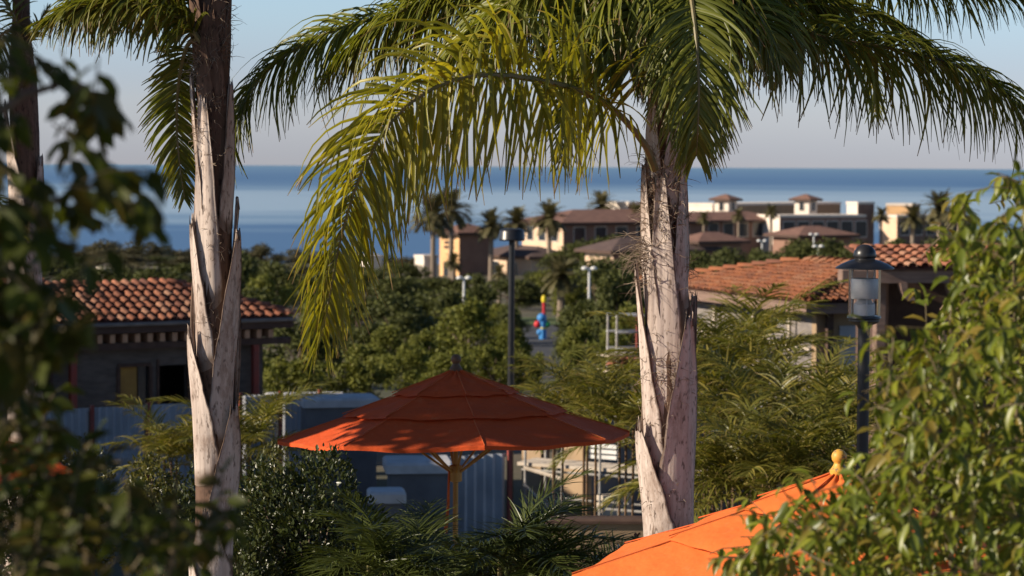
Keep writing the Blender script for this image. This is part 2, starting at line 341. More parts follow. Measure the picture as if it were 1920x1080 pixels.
# ------------------------------------------------------------------ tile roofs and houses
def tile_mesh(name, mat, r=.095, L=.44):
    n = 6; V = []; Fq = []
    for (y, rr, z) in ((0, r, .045), (L, r*.82, .0)):
        for k in range(n+1): a = math.pi*k/n; V.append((rr*math.cos(a), y, rr*math.sin(a)*.85 + z))
    for k in range(n): Fq.append((k, k+1, n+2+k, n+1+k))
    for (y, rr, z) in ((0, r*.82, .04), (.05, r*.80, .04)):
        for k in range(n+1): a = math.pi*k/n; V.append((rr*math.cos(a), y, rr*math.sin(a)*.85 + z))
    o = 2*(n+1)
    for k in range(n): Fq.append((k+1, k, o+k, o+k+1)); Fq.append((o+k+1, o+k, o+n+1+k, o+n+2+k))
    return np_mesh(name, V, Fq, mat, True)
TILE = tile_mesh('roof_tile', M['tile']); TILE_O = tile_mesh('roof_tile_orange', M['tile_o'])
def join_instances(name, me, mats, parent, kind='stuff'):
    n = len(me.vertices); co = np.empty(n*3, dtype=np.float32); me.vertices.foreach_get('co', co); co = co.reshape(-1, 3)
    F = np.array([list(p.vertices) for p in me.polygons])
    A = np.array([np.array(q) for q in mats])
    V = np.einsum('nij,kj->nki', A[:, :3, :3], co) + A[:, None, :3, 3]
    Fa = (F[None] + (np.arange(len(A))*n)[:, None, None]).reshape(-1, F.shape[1])
    o = mesh_obj(name, np_mesh(name, V.reshape(-1, 3), Fa, me.materials[0], True), parent)
    return tag(o, kind=kind)
def hip_roof(root, Fm, W, D, ez, pitch, over, tile, visible, indiv, rs, bed=None, sp=.24, ex=.36):
    """hip roof over a W x D box in frame Fm; visible: slopes that get tiles; returns the roof part"""
    x0, x1, y0, y1 = -over, W+over, -over, D+over
    h = min(x1-x0, y1-y0)/2; tp = math.tan(R(pitch)); top = ez + h*tp
    if x1-x0 >= y1-y0: ra, rb = (x0+h, (y0+y1)/2, top), (x1-h, (y0+y1)/2, top)
    else: ra, rb = ((x0+x1)/2, y0+h, top), ((x0+x1)/2, y1-h, top)
    c = [(x0,y0,ez), (x1,y0,ez), (x1,y1,ez), (x0,y1,ez)]
    mb = MB(Fm)
    if x1-x0 >= y1-y0: fs = [(0,1,5,4), (1,2,5), (2,3,4,5), (3,0,4)]
    else: fs = [(0,1,4), (1,2,5,4), (2,3,5), (3,0,4,5)]
    mb.add(c + [ra, rb], fs); mb.add([(p[0], p[1], ez-.06) for p in c], [(3,2,1,0)])
    roof = mb.build('roof', bed or M['tile_bed'], root)
    mats = []
    sides = {'front': ((x0,y0),(1,0),(0,1),x1-x0), 'left': ((x0,y1),(0,-1),(1,0),y1-y0), 'right': ((x1,y0),(0,1),(-1,0),y1-y0)}
    ks = sp/.24
    for s in visible:
        (ox, oy), (ex_, ey_), (ux, uy), L = sides[s]
        n = int(L/sp)
        for i in range(n):
            a = (i+.5)*L/n; run = min(a, L-a, h); k = 0
            while k*ex*math.cos(R(pitch)) < run - .08:
                d = k*ex*math.cos(R(pitch)) - .06
                x = ox + ex_*a + ux*d; y = oy + ey_*a + uy*d; z = ez + d*tp + .015
                Y3 = Vector((ux*math.cos(R(pitch)), uy*math.cos(R(pitch)), math.sin(R(pitch)))); X3 = Vector((ex_, ey_, 0)); Z3 = X3.cross(Y3)
                A = Matrix((X3*ks, Y3*ex/.36, Z3*ks)).transposed().to_4x4(); A.translation = Vector((x, y, z))
                mats.append(Fm @ A @ Matrix.Rotation(R(rs.gauss(0, 3)), 4, 'Z') @ Matrix.Translation((rs.uniform(-.012,.012), rs.gauss(0,.03), rs.uniform(0,.012)))); k += 1
    # ridge and hip caps
    caps = []
    for p, q in ((c[0], ra), (c[1], ra if x1-x0 < y1-y0 else rb), (c[3], ra if x1-x0 >= y1-y0 else rb), (ra, rb)):
        p, q = Vector(p), Vector(q); d = (q-p); L = d.length
        if L < .2: continue
        d.normalize(); X3 = d.cross(Vector((0,0,1))).normalized(); Z3 = X3.cross(d)
        for k in range(int(L/.36)):
            A = Matrix((X3*1.25, d, Z3*1.1)).transposed().to_4x4(); A.translation = p + d*(k*.36-.08) + Vector((0,0,.07))
            caps.append(Fm @ A)
    if indiv:
        for A in mats[:indiv]: mesh_obj('tile', tile, roof, A)
        for A in caps[:max(0, 300-indiv)]: mesh_obj('ridge_tile', tile, roof, A)
        if mats[indiv:]: join_instances('roof_tiles', tile, mats[indiv:], roof)
    else: join_instances('roof_tiles', tile, mats + caps, roof)
    return roof, (x0, x1, y0, y1)

rs = random.Random(11)
# ---- house on the left
A31 = 31.0
tip = P(552, 595, 55.5)                     # front right eave corner
LW, LD, OV = 7.6, 3.7, .55
u = Vector((math.cos(R(A31)), math.sin(R(A31)), 0)); v = Vector((-math.sin(R(A31)), math.cos(R(A31)), 0))
o = tip - u*(LW+OV) + v*OV; o.z = 0
Fh = frame(o, A31); ez = tip.z; gz = -2.45
hs = thing('tiled_house', (o.x, o.y, gz), 'low unfinished house with terracotta barrel tile hip roof behind left palm', 'house')
roof, ext = hip_roof(hs, Fh, LW, LD, ez, 17.8, OV, TILE, ['front', 'right'], 270, rs)
MB(Fh).box(-OV, LW+OV, -OV+.02, -OV+.07, ez-.24, ez-.03).box(LW+OV-.07, LW+OV-.02, -OV+.08, LD+OV, ez-.24, ez-.03).build('fascia', M['trim'], hs)
MB(Fh).tube([(-OV, -OV-.05, ez-.04), (LW+OV, -OV-.05, ez-.04)], .05, 8).build('gutter', M['block_grey'], hs)
for i in range(26): MB(Fh).box(.05+i*.3, .17+i*.3, -OV+.12, .1, ez-.46, ez-.27).build('rafter_tail', M['rafter'], hs)
# wall with openings: door arch at left, window, doorway
wl = MB(Fh); wz1 = ez-.3
ops = [(1.6, 2.4, gz, -.2), (4.05, 4.75, -1.35, -.35), (5.0, 5.7, gz, -.35)]
xq = [0] + [q for a in ops for q in a[:2]] + [LW]
for i in range(0, len(xq), 2): wl.box(xq[i], xq[i+1], 0, .2, gz, wz1)
for a in ops:
    wl.box(a[0], a[1], .002, .198, a[3], wz1)
    if a[2] > gz: wl.box(a[0], a[1], .002, .198, gz, a[2])
wl.box(0, .2, .2, LD, gz, wz1).box(LW-.2, LW, .2, LD, gz, wz1).box(.2, LW-.2, LD-.2, LD, gz, wz1)
wl.build('wall', M['block_brown'], hs)
MB(Fh).box(4.07, 4.5, .1, .14, -1.34, -.36).build('window_board', M['ply'], hs)
MB(Fh).box(4.0, 4.8, -.04, .03, -.35, -.27).box(4.0, 4.8, -.04, .03, -1.43, -1.35).box(3.97, 4.05, -.04, .03, -1.35, -.35).box(4.75, 4.83, -.04, .03, -1.35, -.35).build('window_frame', M['trim'], hs)
MB(Fh).box(3.9, 4.9, -.1, -.042, -1.5, -1.43).build('window_sill', M['white_cap'], hs)
for dx_ in ((1.54,1.6),(2.4,2.46),(4.94,5.0),(5.7,5.76)): MB(Fh).box(dx_[0], dx_[1], -.03, .05, gz, -.2).build('door_frame', M['trim'], hs)
MB(Fh).box(4.52, 4.73, .08, .1, -1.34, -.36).build('window_pane', M['win'], hs)
for xx in (.5, 2.75, 7.2): MB(Fh).bbox(xx, xx+.16, -OV+.2, -OV+.36, gz, ez-.46).build('porch_post', M['red_metal'], hs)
MB(Fh).box(-OV, LW+OV, -OV+.18, -OV+.38, ez-.62, ez-.47).build('porch_beam', M['trim'], hs)
# ---- house on the right
A20 = 21.0; cor = P(1511, 567, 50); OV = .55
u = Vector((math.cos(R(A20)), math.sin(R(A20)), 0)); v = Vector((-math.sin(R(A20)), math.cos(R(A20)), 0))
o = cor + (u+v)*OV; ez = cor.z; o.z = 0; Fr = frame(o, A20); RW, RD = 4.6, 7.2; gz = -2.4
hr = thing('tiled_house', (o.x, o.y, gz), 'house with sunlit orange tile roof and grey unfinished wall behind the lantern', 'house')
hip_roof(hr, Fr, RW, RD, ez, 11.5, OV, TILE_O, ['front', 'left'], 0, rs, sp=.17, ex=.28)
MB(Fr).box(-OV+.02, -OV+.08, -OV+.02, RD+OV, ez-.25, ez-.03).box(-OV+.08, RW+OV, -OV+.02, -OV+.08, ez-.25, ez-.03).build('fascia', M['timber'], hr)
MB(Fr).box(0, .2, .2, RD, gz, ez-.1).build('wall', M['block_grey'], hr)
MB(Fr).box(0, RW, 0, .2, gz, ez-.1).box(RW-.2, RW, .2, RD, gz, ez-.1).box(.2, RW-.2, RD-.2, RD, gz, ez-.1).build('wall', M['tan_wall'], hr)
for y_ in (1.5, 2.1): MB(Fr).box(-.03, .05, y_, y_+.28, ez-.62, ez-.36).build('vent_window', M['white_cap'], hr)
MB(Fr).box(.55, 1.15, -.03, .05, gz, ez-.55).build('door', M['sheet'], hr)
MB(Fr).box(.2, .34, -.14, -.02, gz, ez-.2).build('corner_post', M['trim'], hr)
for z_ in (.35, -.15, -.75): MB(Fr).box(-.12, -.06, .1, RD, z_, z_+.06).build('batten', M['plank'], hr)
for y_ in (.9, 2.6, 4.6): MB(Fr).box(-.18, -.125, y_, y_+.06, gz, ez-.3).build('batten_post', M['plank'], hr)
# ---- pavilion with timber beam behind the lantern
o = P(1578, 520, 44); o.z = 0; Fp = frame(o, 8); z0 = P(1578, 531, 44).z
pv = thing('timber_pavilion', (o.x, o.y, -2.4), 'dark open pavilion with heavy timber beam and carved corbels right of lantern', 'pavilion')
MB(Fp).bbox(0, 4.2, 0, .28, z0, z0+.25, .02).build('beam', M['timber'], pv)
MB(Fp).bbox(.75, .95, .3, .52, -2.4, z0+.2).build('post', M['timber'], pv); MB(Fp).bbox(3.6, 3.82, .3, .52, -2.4, z0+.2).build('post', M['timber'], pv)
for xx in (1.1, 2.0, 2.9):
    mb = MB(Fp); pr = [(0,0),(.14,0),(.15,-.10),(.2,-.2),(.3,-.28),(.3,-.33),(.2,-.33),(.1,-.26),(.04,-.14)]
    n = len(pr); mb.add([(xx+a, y, z0-.002+b_) for y in (-.05, .16) for a, b_ in pr], [tuple(range(n)), tuple(range(2*n-1, n-1, -1))] + [(i, n+i, n+(i+1) % n, (i+1) % n) for i in range(n)])
    mb.build('corbel', M['timber'], pv)
MB(Fp).box(.98, 4.2, 2.2, 2.4, -2.4, z0+.2).box(.98, 1.08, .6, 2.198, -2.4, z0+.22).build('wall', M['trim'], pv)  # side wall added to keep the sun out and the inside dark
MB(Fp).tube([(1.9, -.1, z0-.45), (2.6, -.1, z0-.95)], .08, 4).build('brace', M['timber'], pv)
MB(Fp).box(1.85, 4.0, -.15, -.03, z0-1.1, z0-.96).build('rail', M['timber'], pv)
mb = MB(Fp); mb.add([(.7,-.1,z0+.27),(4.3,-.1,z0+.27),(4.3,2.3,z0+.62),(.7,2.3,z0+.62),(.7,-.1,z0+.25),(4.3,-.1,z0+.25),(4.3,2.3,z0+.58),(.7,2.3,z0+.58)], [(0,1,2,3),(7,6,5,4),(0,4,5,1),(3,7,4,0),(1,5,6,2)])
prf = mb.build('roof', M['tile_bed'], pv); pt = math.atan2(.35, 2.4)
for i in range(15):
    for k in range(6):
        A = Matrix.Translation((.82+i*.24, -.16+k*.36*math.cos(pt), z0+.275+k*.36*math.sin(pt))) @ Matrix.Rotation(pt, 4, 'X') @ Matrix.Rotation(R(rs.uniform(-4,4)), 4, 'Z')
        mesh_obj('tile', TILE, prf, Fp @ A)

# ------------------------------------------------------------------ far resort buildings
def block(name, label, px, py_top, Y, ang, W, D, base, roof, wall_l, wall_f, pitch=16, over=.6, roofmat=None, front=(), left=(), cat='building', group=None, par=None):
    o = P(px, py_top, Y); top = o.z; o.z = 0; Fm = frame(o, ang)
    root = par or thing(name, (o.x, o.y, base), label, cat, group)
    MB(Fm).box(0, W, 0, D, base, top).build('wall', wall_l, root)
    if wall_f is not wall_l: MB(Fm).box(.01, W, -.03, -.001, base, top-.01).build('wall', wall_f, root)  # front skin in a second colour, standing in for shade on that face
    if roof == 'hip':
        x0, x1, y0, y1 = -over, W+over, -over, D+over; h = min(x1-x0, y1-y0)/2; t2 = top + h*math.tan(R(pitch))
        if x1-x0 >= y1-y0: ra, rb, fs = (x0+h,(y0+y1)/2,t2), (x1-h,(y0+y1)/2,t2), [(0,1,5,4),(1,2,5),(2,3,4,5),(3,0,4)]
        else: ra, rb, fs = ((x0+x1)/2,y0+h,t2), ((x0+x1)/2,y1-h,t2), [(0,1,4),(1,2,5,4),(2,3,5),(3,0,4,5)]
        c = [(x0,y0,top),(x1,y0,top),(x1,y1,top),(x0,y1,top)]
        r_ = MB(Fm).add(c+[ra,rb], fs).build('roof', roofmat or M['tile_far'], root)
        MB(Fm).box(x0+.02, x1-.02, y0+.02, y1-.02, top-.28, top-.01).build('eave', M['trim'], root)
    else:
        MB(Fm).box(-.08, W+.08, -.08, D+.08, top+.002, top+.3).build('parapet', M['pale'], root)
    def opening(face, a, b_, z0, z1, m_='win'):
        if face == 'f': fr = MB(Fm).box(a-.1, b_+.1, -.07, .03, z0-.1, z1+.1).build('window', M['pale'], root); MB(Fm).box(a, b_, -.10, -.06, z0, z1).build('pane', M[m_], fr)
        else: fr = MB(Fm).box(-.07, .03, a-.1, b_+.1, z0-.1, z1+.1).build('window', M['pale'], root); MB(Fm).box(-.10, -.06, a, b_, z0, z1).build('pane', M[m_], fr)
    for a in front: opening('f', a[0], a[1], top+a[2], top+a[3])
    for a in left: opening('l', a[0], a[1], top+a[2], top+a[3])
    return root, Fm, top
sg, Fs, st = block('sign_tower', 'ochre stucco tower with three lines of lettering and hip roof', 861, 436, 260, 36, 4.4, 3.75, -8.5, 'hip', M['ochre'], M['shade_brown'], 20, .7)
def lettering(txt, size, Fm, y, z, root):
    cu = bpy.data.curves.new('lettering', 'FONT'); cu.body = txt; cu.size = size; cu.align_x = 'CENTER'; cu.extrude = .03
    t = bpy.data.objects.new('tmp', cu); COL.objects.link(t)
    dg = bpy.context.evaluated_depsgraph_get(); me = bpy.data.meshes.new_from_object(t.evaluated_get(dg)); bpy.data.objects.remove(t)
    me.materials.clear(); me.materials.append(M['letter'])
    B = Fm @ Matrix.Translation((-.05, y, z)) @ Matrix.Rotation(R(-90), 4, 'Z') @ Matrix.Rotation(R(90), 4, 'X')
    return mesh_obj('lettering', me, root, B)
for txt, dz, s in (('CARLSBAD', -.75, .52), ('RANCH', -1.3, .5), ('RESORTS', -1.8, .46)): lettering(txt, s, Fs, 1.9, st+dz, sg)
MB(Fs).box(-.05, .12, 1.15, 2.95, -8.5, -6.35).build('doorway', M['win'], sg)
lb, Fl, lt_ = block('low_hall', 'low cream hall with dark hip roof beside the ochre tower', 996, 481, 262, 31, 5, 11, -9, 'hip', M['cream'], M['cream'], 17, .8, M['slate_far'], left=((3,4.2,-2.2,-.8),(7,8.2,-2.2,-.8)))
block('resort_villa', 'two storey cream resort villa with brown tile hip roof left of right palm', 1056, 417, 275, 33, 20, 8.6, -9, 'hip', M['cream'], M['shade_brown'], 15, .9, M['tile_far'],
      front=[(1.5+i*3, 3+i*3, -2.3, -.6) for i in range(6)] + [(1.5+i*3, 3+i*3, -4.8, -3.2) for i in range(6)], left=((1,2.2,-2.2,-.6), (3.6,5,-2.2,-.6), (6.2,7.4,-2.2,-.6)))
block('roof_penthouse', 'small pale rooftop box above the brown roof left of right palm', 1178, 383, 300, 40, 3, 4.6, -9, 'flat', M['pale'], M['shade_brown'])
block('garden_hall', 'long low hall with dark roof among trees left of right palm', 1150, 470, 230, 31, 12, 5, -9, 'hip', M['cream'], M['shade_brown'], 20, .8, M['slate_far'])
A48 = 46
main, Fm_, mt_ = block('resort_wing', 'long resort wing with flat parapet and dark shaded front between white towers', 1336, 386, 312, A48, 28, 6, -9, 'flat', M['pale'], M['tan_wall'], front=[(2+i*2.6, 3.6+i*2.6, -4.2, -2.6) for i in range(10)])
for i, (px, lab) in enumerate(((1366, 'left of the two white lookout towers with small tile roof on the resort'), (1517, 'right of the two white lookout towers with small tile roof on the resort'))):
    block('lookout_tower', lab, px, 373, 305, 50, 1.9, 2.2, -9, 'hip', M['pale'], M['pale'], 22, .55, M['tile_far'], front=((.6,1.3,-1.5,-.4),), left=((.75,1.4,-1.5,-.4),), cat='tower', group='white lookout towers')
block('resort_wing', 'two storey resort wing with brown tile roof and columned arcade right of palm', 1262, 413, 288, 26, 15, 5.5, -9, 'hip', M['cream'], M['shade_brown'], 15, .9, M['tile_far'],
      front=[(.8+i*2.1, 2.1+i*2.1, -2.0, -.4) for i in range(7)])
block('resort_wing', 'shaded resort wing with balconies below the right white tower', 1462, 408, 290, 26, 12.5, 5, -9, 'flat', M['pale'], M['shade_brown'], front=[(.5+i*2.1, 2.1+i*2.1, -2.4, -.5) for i in range(6)])
block('roof_block', 'rooftop block with shaded front and sunlit white side at right end of resort', 1608, 383, 300, 40, 3.1, 1.8, -9, 'flat', M['pale'], M['shade_brown'])
block('garden_pavilion', 'small hip roofed cream pavilion in front of the resort beside palm trunk', 1312, 452, 235, 33, 5.2, 3.4, -9, 'hip', M['cream'], M['shade_brown'], 19, .7, M['tile_far'])
block('garden_pavilion', 'low brown hip roofed pavilion below the resort balconies', 1500, 441, 262, 30, 7, 5, -9, 'hip', M['shade_brown'], M['shade_brown'], 16, .8, M['tile_far'])
block('orange_building', 'orange stucco building at the far right of the shore skyline', 1712, 386, 320, 70, 5, 3.6, -10, 'flat', M['ochre'], M['shade_brown'])
block('tan_building', 'lower tan building with columns behind the right palms', 1682, 408, 305, 25, 12, 4, -10, 'flat', M['cream'], M['shade_brown'], front=[(.5+i*2, 1.8+i*2, -2.2, -.5) for i in range(6)])
for px, lab in ((195, 'flat white roofed shed among trees above the left tile roof'), (690, 'pale shed behind the hanging frond'), (795, 'white shed by the shore left of the ochre tower')):
    block('white_shed', lab, px, 508 if px < 300 else 484, 250, 31, 1.6, 2, -9, 'flat', M['pale'], M['pale'], cat='shed')

# ------------------------------------------------------------------ trees
def unit(a): return a / np.maximum(np.linalg.norm(a, axis=1, keepdims=True), 1e-9)
LEAF_V = np.array([(0,0,0), (.24,.28,.05), (.21,.66,.02), (0,1,-.14), (-.21,.66,.02), (-.24,.28,.05), (0,.5,-.03)], dtype=float)
LEAF_F = np.array([(0,1,6), (1,2,6), (2,3,6), (3,4,6), (4,5,6), (5,0,6)])
CARD_V = np.array([(-.3,0,0), (.3,.1,.06), (.36,.8,0), (-.1,1,-.1)], dtype=float); CARD_F = np.array([(0,1,2), (0,2,3)])
def leaf_frames(pos, d, nrm, size):
    y = unit(d); z = unit(nrm - y*np.sum(nrm*y, axis=1, keepdims=True)); x = np.cross(y, z)
    A = np.zeros((len(pos), 4, 4)); s = np.asarray(size)[:, None]
    A[:, :3, 0] = x*s; A[:, :3, 1] = y*s; A[:, :3, 2] = z*s; A[:, :3, 3] = pos; A[:, 3, 3] = 1
    return A
def leaves_mesh(name, A, mat, tv=LEAF_V, tf=LEAF_F):
    V = np.einsum('nij,kj->nki', A[:, :3, :3], tv) + A[:, None, :3, 3]
    F = (tf[None] + (np.arange(len(A))*len(tv))[:, None, None]).reshape(-1, 3)
    return np_mesh(name, V.reshape(-1, 3), F, mat)
def crown_proto(seed, kind, n, size):
    """unit crown: x,y in -.5...5, z 0..1"""
    g = np.random.default_rng(seed); nl = {'round': 22, 'cone': 26, 'hedge': 16}[kind]
    C = []
    for i in range(nl):
        t = g.uniform(.12, .95)
        w = {'round': math.sin(math.pi*min(1, .18+t*.78))**.7, 'cone': (1-t)**.75*1.02+.10, 'hedge': .9}[kind]
        a = g.uniform(0, 2*math.pi); r = .40*w*math.sqrt(g.uniform(.1, 1))
        C.append((r*math.cos(a), r*math.sin(a), t*.86+.04, g.uniform(.10, .19)*(.8 if kind == 'cone' else 1.05)))
    C = np.array(C); k = g.integers(0, nl, n)
    d = unit(g.normal(size=(n, 3)) + np.array([0, 0, .25]))
    rad = C[k, 3]*.88*(1 - .30*g.uniform(0, 1, n)**2)
    bump = 1 + .38*np.sin(d[:, 0]*9+k) * np.sin(d[:, 1]*8+2*k)
    pos = C[k, :3] + d*(rad*bump)[:, None]*np.array([1, 1, .9]); pos[:, 2] = np.clip(pos[:, 2], 0, 1.03)
    A = leaf_frames(pos, g.normal(size=(n, 3)) + d*.6 - np.array([0,0,.3]), d + .6*g.normal(size=(n, 3)), size*g.uniform(.6, 1.3, n))
    return A
TP = {}
for kd, (shape, mt, n, size) in {'oak': ('round','tree_d',5200,.042), 'oak2': ('round','tree_d',5200,.042), 'bright': ('cone','tree_b',6500,.034), 'bright2': ('cone','tree_b',6500,.034),
                               'broad': ('round','tree_b',6000,.036), 'olive': ('round','tree_o',4600,.04), 'olive2': ('round','tree_o',4600,.04), 'hedge': ('hedge','tree_d',5000,.04), 'hedgeb': ('hedge','tree_b',5000,.04)}.items():
    TP[kd] = leaves_mesh('crown_' + kd, crown_proto(hash(kd) % 1 + sum(map(ord, kd)), shape, n, size), M[mt], CARD_V, CARD_F)
tm = MB(); tm.tube([(0,0,0), (.01,.005,.25), (0,.01,.55)], [.035,.026,.012], 7)
for a in range(5):
    an = a*1.26; tm.tube([(0,.005,.22+.05*a), (.14*math.cos(an), .14*math.sin(an), .42+.05*a), (.26*math.cos(an), .26*math.sin(an), .55+.05*a)], [.014,.009,.004], 5)
TRUNK = bpy.data.meshes.new('tree_trunk'); TRUNK.from_pydata(tm.v, [], tm.f); TRUNK.materials.append(M['bark'])
rt = random.Random(3)
def tree(px, top, Y, wpx, kind, label, name='broadleaf_tree', group=None, cat='tree', low=.12):
    p = P(px, top, Y); gz = ground_z(Y) - .1; H = max(p.z - gz, 1.0); W = wpx*Y/FPX
    t = thing(name, (p.x, p.y, gz), label, cat, group)
    rz = rt.uniform(0, 6.28)
    S = Matrix.Translation((p.x, p.y, gz + H*low)) @ Matrix.Rotation(rz, 4, 'Z') @ Matrix.Diagonal((W*1.05, W*1.05, H*(1-low), 1))
    mesh_obj('crown', TP[kind], t, S)
    mesh_obj('trunk', TRUNK, t, Matrix.Translation((p.x, p.y, gz)) @ Matrix.Rotation(rz, 4, 'Z') @ Matrix.Diagonal((W*.9, W*.9, H, 1)))
    return t
def row(lst, desc, group, **kw):
    lst = sorted(lst)
    for i, a in enumerate(lst):
        lab = '%s, %s from the left' % (desc, ORD[i]) if i else '%s, leftmost' % desc
        tree(*a, lab, group=group, **kw)
row([(110,470,360,110,'olive'), (205,447,350,100,'olive2'), (272,449,345,110,'olive'), (330,468,350,100,'olive2'), (455,463,350,90,'olive'), (500,455,345,90,'olive2'), (560,465,350,110,'olive'),
     (640,468,350,110,'olive2'), (715,474,350,100,'olive'), (770,480,345,90,'olive2'), (20,470,350,120,'olive2'), (160,458,365,130,'olive'), (240,462,330,130,'olive2'), (305,455,365,120,'olive'), (385,462,360,130,'olive2'), (425,466,335,110,'olive'), (600,470,330,130,'olive')], 'olive brown tree in far row against the sea', 'far trees by the shore')
row([(160,500,210,120,'oak'), (250,492,220,130,'olive'), (340,492,215,130,'oak2'), (455,500,200,120,'oak'), (530,505,205,120,'oak2'), (610,515,200,130,'oak'), (690,505,210,110,'oak2'), (755,492,230,110,'oak'), (205,498,190,150,'oak2'), (300,502,185,150,'oak'), (395,498,190,140,'olive2'), (490,490,230,140,'oak2'), (570,492,230,140,'olive'), (650,496,230,140,'oak'), (110,486,240,140,'oak'), (50,490,235,140,'oak2'), (0,486,240,120,'oak')],
    'dark green tree in middle row left of the ochre tower', 'middle row of trees')
row([(80,478,290,130,'olive'), (150,482,300,140,'oak'), (225,476,285,140,'olive2'), (300,480,295,140,'oak2'), (370,478,290,130,'olive'), (440,482,295,120,'oak')], 'hazy tree in the wood between left roof and the sea', 'wood behind the left roof')
row([(740,545,165,130,'oak2'), (815,520,190,120,'oak'), (880,512,190,110,'oak2'), (955,522,185,130,'oak'), (1045,500,200,110,'broad'), (1100,450,240,120,'oak'), (1150,440,245,130,'oak2'), (1120,500,180,130,'broad'), (1010,508,210,100,'oak2'), (930,565,125,110,'broad'), (958,572,122,70,'oak2'), (1175,515,170,120,'oak'), (850,545,150,130,'broad'), (775,520,215,120,'oak2'), (905,535,160,120,'oak'), (985,540,200,90,'oak'), (740,515,140,130,'oak'), (820,540,130,140,'oak2'), (1125,480,150,120,'oak'), (1180,470,160,110,'oak2'), (1075,525,165,120,'broad'), (1060,470,245,110,'oak')],
    'dark tree on slope below the far resort left of right palm', 'trees below the resort')
row([(470,540,95,150,'oak'), (560,600,85,150,'oak2'), (640,610,100,150,'oak'), (745,548,105,170,'oak2'), (505,505,120,110,'broad'), (400,560,100,140,'oak2'), (600,560,115,140,'broad'), (670,555,125,140,'oak'), (690,600,95,130,'oak2'), (450,470,150,120,'oak'), (520,490,160,130,'oak2'), (590,510,150,140,'oak')], 'dark tree behind the hanging yellow frond', 'trees behind the tile house')
row([(790,615,80,130,'bright'), (878,552,84,190,'bright2'), (960,600,82,120,'bright'), (725,600,86,110,'bright2'), (925,640,76,120,'broad'), (760,640,74,120,'broad'), (835,600,90,150,'bright'), (690,640,78,120,'broad'), (850,650,72,130,'broad')], 'light green conical tree behind the shaded umbrella', 'light green trees behind the umbrella')
row([(1092,560,98,110,'oak'), (1085,598,84,130,'bright'), (1155,500,95,130,'oak2'), (1180,560,85,130,'bright2'), (1000,655,76,80,'broad'), (1140,610,78,110,'broad'), (958,622,100,60,'bright'), (1078,590,110,90,'oak2'), (1110,560,112,140,'broad'), (1075,645,72,110,'bright')], 'green tree between black lamp post and right palm', 'trees right of the black lamp post')
row([(1310,470,190,90,'oak'), (1370,462,195,100,'oak2'), (1430,466,190,110,'hedge'), (1505,448,205,110,'oak'), (1560,446,205,110,'oak2'), (1620,452,200,120,'hedge'), (1690,448,200,120,'oak'), (1770,440,205,130,'oak2'), (1850,440,205,130,'oak'),
     (1340,480,150,120,'oak2'), (1440,476,150,120,'oak'), (1540,470,150,130,'hedge'), (1650,470,150,140,'oak2'), (1760,466,150,140,'oak')], 'dark hedge tree in the belt above the right roof', 'tree belt above the right roof')
row([(540,655,62,130,'hedgeb'), (620,662,64,130,'hedgeb'), (695,668,64,110,'hedgeb'), (475,650,70,110,'hedgeb')], 'sunlit shrub behind the white site wall', 'shrubs behind the site wall', name='shrub', cat='shrub', low=.02)
# palms near the far resort
def far_palm_proto(seed):
    g = random.Random(seed); V = []; F = []
    def quad(a, b_, c, d): n = len(V); V.extend([a, b_, c, d]); F.append((n, n+1, n+2, n+3))
    for i in range(60):
        az = i*2.4 + g.uniform(-.2, .2); el = g.uniform(-.5, 1.35); L = g.uniform(.8, 1.05)
        pts = []; d = Vector((math.cos(az)*math.cos(el), math.sin(az)*math.cos(el), math.sin(el))); p = Vector((0,0,0))
        for k in range(9):
            pts.append(p.copy()); p = p + d*(L/8); d = (d + Vector((0,0,-.16))).normalized()
        for k in range(1, 9):
            T = (pts[k]-pts[k-1]).normalized(); S = T.cross(Vector((0,0,1))).normalized()
            quad(pts[k-1], pts[k-1]+S*.012, pts[k]+S*.01, pts[k])
            for m_ in range(4):
                q = pts[k-1].lerp(pts[k], m_/4)
                for sd in (-1, 1):
                    l = .24*(1-.5*abs(k-4)/5); e = q + (S*sd*.75 + T*.6 + Vector((0,0,.12-.3*g.random()))).normalized()*l
                    quad(q, q+T*.04, e+T*.012, e)
    return np_mesh('palm_crown', [tuple(x) for x in V], F, M['far_palm'])
FP = [far_palm_proto(s) for s in (1, 2)]
fm = MB(); fm.tube([(0,0,0), (.01,0,.5), (0,0,1)], [1, .8, .85], 9); FPT = bpy.data.meshes.new('far_palm_trunk'); FPT.from_pydata(fm.v, [], fm.f); FPT.materials.append(M['far_trunk'])
palms = [(812,405,250,58,'big date palm left of the ochre tower'), (846,396,256,52,'date palm crown rising behind the ochre tower roof'), (921,424,250,40,'date palm in front of the dark side of ochre tower'),
 (968,418,268,38,'date palm behind the black lamp head'), (1030,412,262,44,'date palm before the cream villa'), (1128,386,300,36,'date palm crown above the brown villa roof'), (1192,402,285,28,'small palm tucked beside the right palm trunk'),
 (1320,410,280,18,'fan palm, leftmost of three before the resort arcade'), (1385,404,278,18,'fan palm, middle of three before the resort arcade'), (1446,398,276,20,'fan palm, rightmost of three before the resort arcade'),
 (1652,404,300,22,'small palm at the gap left of the orange building'), (1712,410,270,34,'date palm before the orange building'), (1762,392,262,44,'tall date palm right of the orange building'), (1800,406,255,40,'rightmost date palm by the big shrub'),
 (850,492,240,24,'short palm at the foot of the ochre tower'), (1052,520,160,52,'low date palm in the trees right of the black lamp post'), (936,512,200,22,'thin palm beside the black lamp post')]
